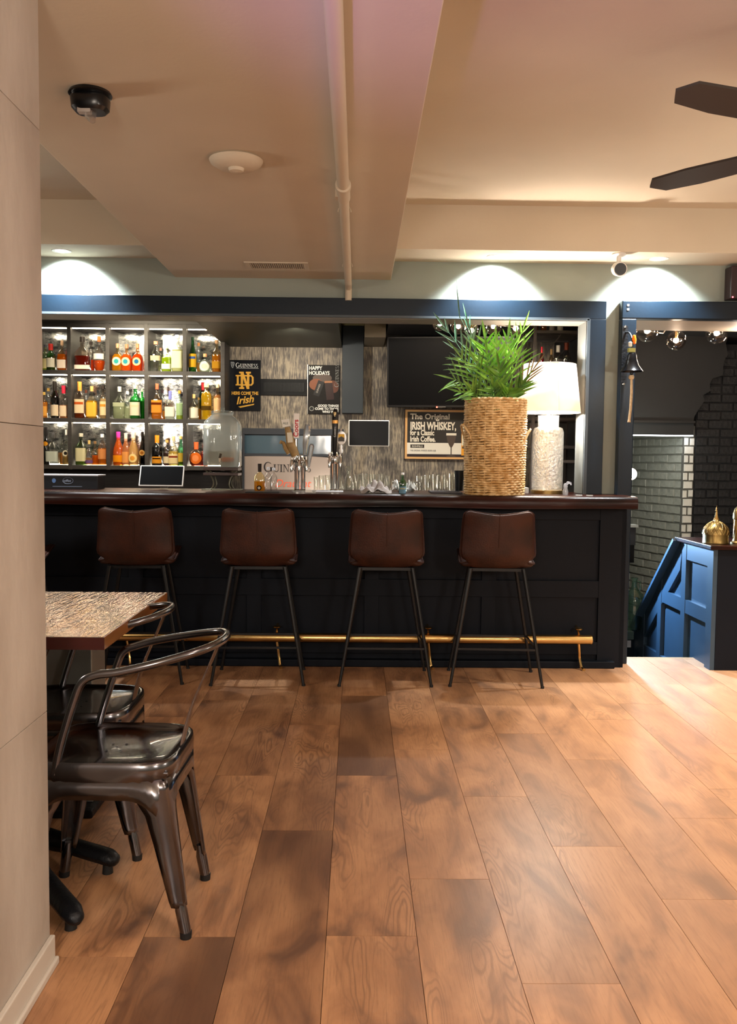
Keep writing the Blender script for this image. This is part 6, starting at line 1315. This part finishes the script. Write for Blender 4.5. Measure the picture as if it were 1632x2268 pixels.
chandelier(tuple(aty(1062, 715, Yc)), [(gp(974, 716, Yc+.1), 17*Yc/F_PX, gp(1000, 716, Yc)), (gp(1015, 722, Yc), 18*Yc/F_PX, gp(1035, 722, Yc)), (gp(1044, 732, Yc), 17*Yc/F_PX, gp(1050, 722, Yc)), (gp(1092, 722, Yc), 20*Yc/F_PX, gp(1080, 720, Yc)), (gp(1142, 727, Yc), 20*Yc/F_PX, gp(1120, 722, Yc))],
    'branching chandelier with clear globes behind the palm leaves', ZBC-aty(1062, 715, Yc).z-.01)
# globe lamp behind the post
p = aty(1397, 1050, 6.3); gw_ = thing('globe_wall_lamp', 'bright small globe lamp peeking out beside the bar end', 'lamp', (p.x, 6.3, p.z))
MB().lathe([(.042*sin(pi*k/14), -.042*cos(pi*k/14)) for k in range(15)], 24, cap=False).build('globe', emis('bright_globe', (1, .82, .68), 30), gw_)
MB().tube([(0, .04, 0), (-.06, .1, 0)], .01, 8).build('lamp_arm', m_black, gw_); light('globe_wall_light', 'POINT', (p.x, 6.24, p.z), 2, (1, .85, .7), .045)
# bar-room downlights, then unseen spots added to light the shelves and wallpaper
q = aty(887, 714, 6.35)
zdk = aty(850, 740, 7.2).z
downlight(887, 714, zdk, 'lit recessed downlight in the dark soffit left of the palm', e=26, grp='recessed downlights behind the bar', y=6.42)
t = thing('downlight', 'dim recessed downlight above the bottle shelves', 'downlight', (aty(120, 706, 6.0).x, 6.0, ZBC), group='recessed downlights behind the bar')
MB().lathe([(.04, -.001), (.055, -.002), (.058, 0)], 24, cap=False).build('trim_ring', m_white, t); MB().lathe([(0, -.0012), (.04, -.0012)], 24, cap=False).build('lens', emis('warm_led', (1, .85, .5), 8), t)
light('bar_fill_spot', 'SPOT', (-1.9, 6.45, ZBC-.02), 75, (1, .86, .62), .05, aim=(-1.6, 7.3, 1.4), spot=130, blend=.7)
light('bar_fill_spot', 'SPOT', (-1.1, 6.2, ZBC-.02), 45, (1, .88, .66), .05, aim=(-1.5, 7.3, 1.5), spot=130, blend=.7)
light('bar_fill_spot', 'SPOT', (-.45, 6.35, ZBC-.2), 28, (1, .90, .74), .05, aim=(-.5, 7.4, 1.2), spot=140, blend=.7)
light('bar_fill_spot', 'SPOT', (1.1, 6.3, 2.1), 16, (1, .88, .7), .05, aim=(1.0, 7.4, 1.1), spot=140, blend=.7)
light('under_bar_light', 'POINT', (-.3, 6.5, 1.0), 6, (1, .88, .72), .1)

# ------------------------------------------------------------------ bell, lanterns, jugs
Yb = YW-.16; q = aty(1399, 805, Yb)
bl = thing('ships_bell', 'black cast iron bell on a bracket with cream pull rope', 'bell', (q.x, YW-.07, q.z)); dy_ = -.09
kb = Yb/F_PX
MB().beam((-.022, -.004, .24), (-.022, -.004, -.11), .035, .012).build('wall_plate', m_iron, bl)
for z_ in (.255, -.10): MB().lathe([(0, 0), (.009, 0), (.006, .005), (0, .006)], 12).build('plate_screw', m_chrome, bl, (-.022, -.010, z_-.02)).rotation_euler = (pi/2, 0, 0)
MB().tube(catmull([(-.02, -.01, .20), (-.005, dy_*.5, .19), (.0, dy_, .14), (0, dy_, .085)], 5), .006, 8).build('bracket_arm', m_iron, bl)
MB().lathe([(0, .065), (.018, .065), (.026, .055), (.032, .02), (.044, -.015), (.066, -.044), (.070, -.048), (.066, -.050), (.042, -.018), (.028, .02), (0, .05)], 28).build('bell_body', M_('bell_black', '131316', .22, .6), bl, (0, dy_, 0))
MB().tube([(0, dy_, .0), (0, dy_, -.05)], .003, 6).build('clapper_rod', m_iron, bl); MB().lathe([(0, -.012), (.010, -.006), (.011, .004), (0, .012)], 12).build('clapper', m_iron, bl, (0, dy_, -.060))
MB().lathe([(0, 0), (.014, .004), (.018, .016), (.014, .028), (0, .03)], 14).build('rope_knot', m_rope, bl, (0, dy_, -.10))
MB().tube([(0, dy_, -.08), (.003, dy_, -.18), (.0, dy_, -.28), (-.006, dy_, -.345), (-.007, dy_, -.36)], [.007, .0085, .0085, .0085, .011], 10).build('pull_rope', m_rope, bl)
MB().lathe([(0, 0), (.012, .006), (.014, .03), (.009, .055), (0, .06)], 14).build('orange_ornament', flat('e87418', .3), bl, (.010, dy_, .115))
MB().lathe([(0, 0), (.012, .004), (.013, .028), (0, .035)], 14).build('white_ornament', flat('d8d4cc', .3), bl, (-.012, dy_, .100)); box('yellow_plate', -.026, .014, dy_-.02, dy_+.01, .068, .092, flat('a3a25a', .4), bl)

def lantern(px_, top, wpx, label, tall=False):
    Y = YG+.13; k = Y/F_PX; z0 = gt+.025; x_ = aty(px_, 1210, Y).x; H_ = aty(px_, top, Y).z-z0; r = wpx/2*k
    t = thing('brass_lantern', label, 'lantern', (x_, Y, z0))
    if not tall:
        MB().lathe([(0, 0), (r*.98, 0), (r*1.0, .005), (r*.97, .012), (r*.97, H_*.24), (0, H_*.24)], 32).build('base_drum', m_brass_o, t)
        dome = [(r*1.02, H_*.24), (r*1.0, H_*.33), (r*.90, H_*.42), (r*.62, H_*.52), (r*.30, H_*.58), (0, H_*.59)]
        MB().lathe(dome, 36).build('dome_lid', m_brass_o, t)
        for i in range(18):
            for sgn in (-1, 1):
                pts = []
                for j in range(9):
                    u = j/8; f_ = u*4; kk_ = min(int(f_), 3); rr_ = dome[kk_][0]+(dome[kk_+1][0]-dome[kk_][0])*(f_-kk_); zz = dome[kk_][1]+(dome[kk_+1][1]-dome[kk_][1])*(f_-kk_)
                    a = 2*pi*i/18+sgn*u*.7; pts.append((rr_*1.01*cos(a), rr_*1.01*sin(a), zz))
                MB().tube(pts, .0011, 4).build('chased_rib', m_brass_o, t)
        MB().lathe([(r*.30, H_*.57), (r*.24, H_*.60), (r*.13, H_*.70), (r*.06, H_*.84), (r*.10, H_*.86), (r*.05, H_*.89), (r*.08, H_*.91), (r*.03, H_*.94), (0, H_)], 20).build('finial', m_brass, t)
    else:
        MB().lathe([(0, 0), (r*1.25, 0), (r*1.25, .008), (r*.95, .016), (r*.86, .03), (r*.86, H_*.62), (r*.95, H_*.63), (r*1.0, H_*.66), (r*.98, H_*.78), (r*.7, H_*.90), (r*.2, H_*.98), (0, H_)], 28).build('lantern_body', m_brass_o, t)
        for i in range(12):
            a = 2*pi*i/12; MB().tube([(r*.87*cos(a+.5*u/6), r*.87*sin(a+.5*u/6), .03+(H_*.6-.03)*u/6) for u in range(7)], .0016, 4).build('chased_rib', m_brass, t)
    return t
lantern(1584, 1119, 56, 'domed brass lantern with pointed finial on the stair guard top')
lantern(1634, 1118, 26, 'taller brass lantern cut off by the right edge of the picture', True)
def jug(px_, yb, top, wpx, Y, label):
    k = Y/F_PX; p = aty(px_, yb, Y); H_ = (yb-top)*k; r = wpx/2*k
    t = thing('glass_jug', label, 'jug', (p.x, Y, p.z)); 
    MB().lathe([(0, 0), (r*.9, 0), (r, .02), (r, H_*.55), (r*.85, H_*.68), (r*.35, H_*.78), (r*.26, H_*.84), (r*.26, H_*.97), (r*.34, H_*.98), (r*.34, H_)], 28).build('jug_body', glass('8fb09c', .25), t, ang=60)
    MB().tube([(r*.26, 0, H_*.93), (r*.55, 0, H_*.92), (r*.6, 0, H_*.8), (r*.5, 0, H_*.74)], .007, 8).build('jug_handle', glass('8fb09c', .25), t)
    return t
jb = aty(1400, 1392, 6.75).z
jt = box('jug_ledge', aty(1372, 1392, 6.75).x, XG-.08, 6.62, 7.0, jb-.06, jb, flat('3a4a44', .4)); tag(jt, 'dark ledge at the stair turn carrying the glass jugs', 'ledge')
jug(1402, 1392, 1277, 46, 6.75, 'large green glass jug on the stair ledge beside the bar end')
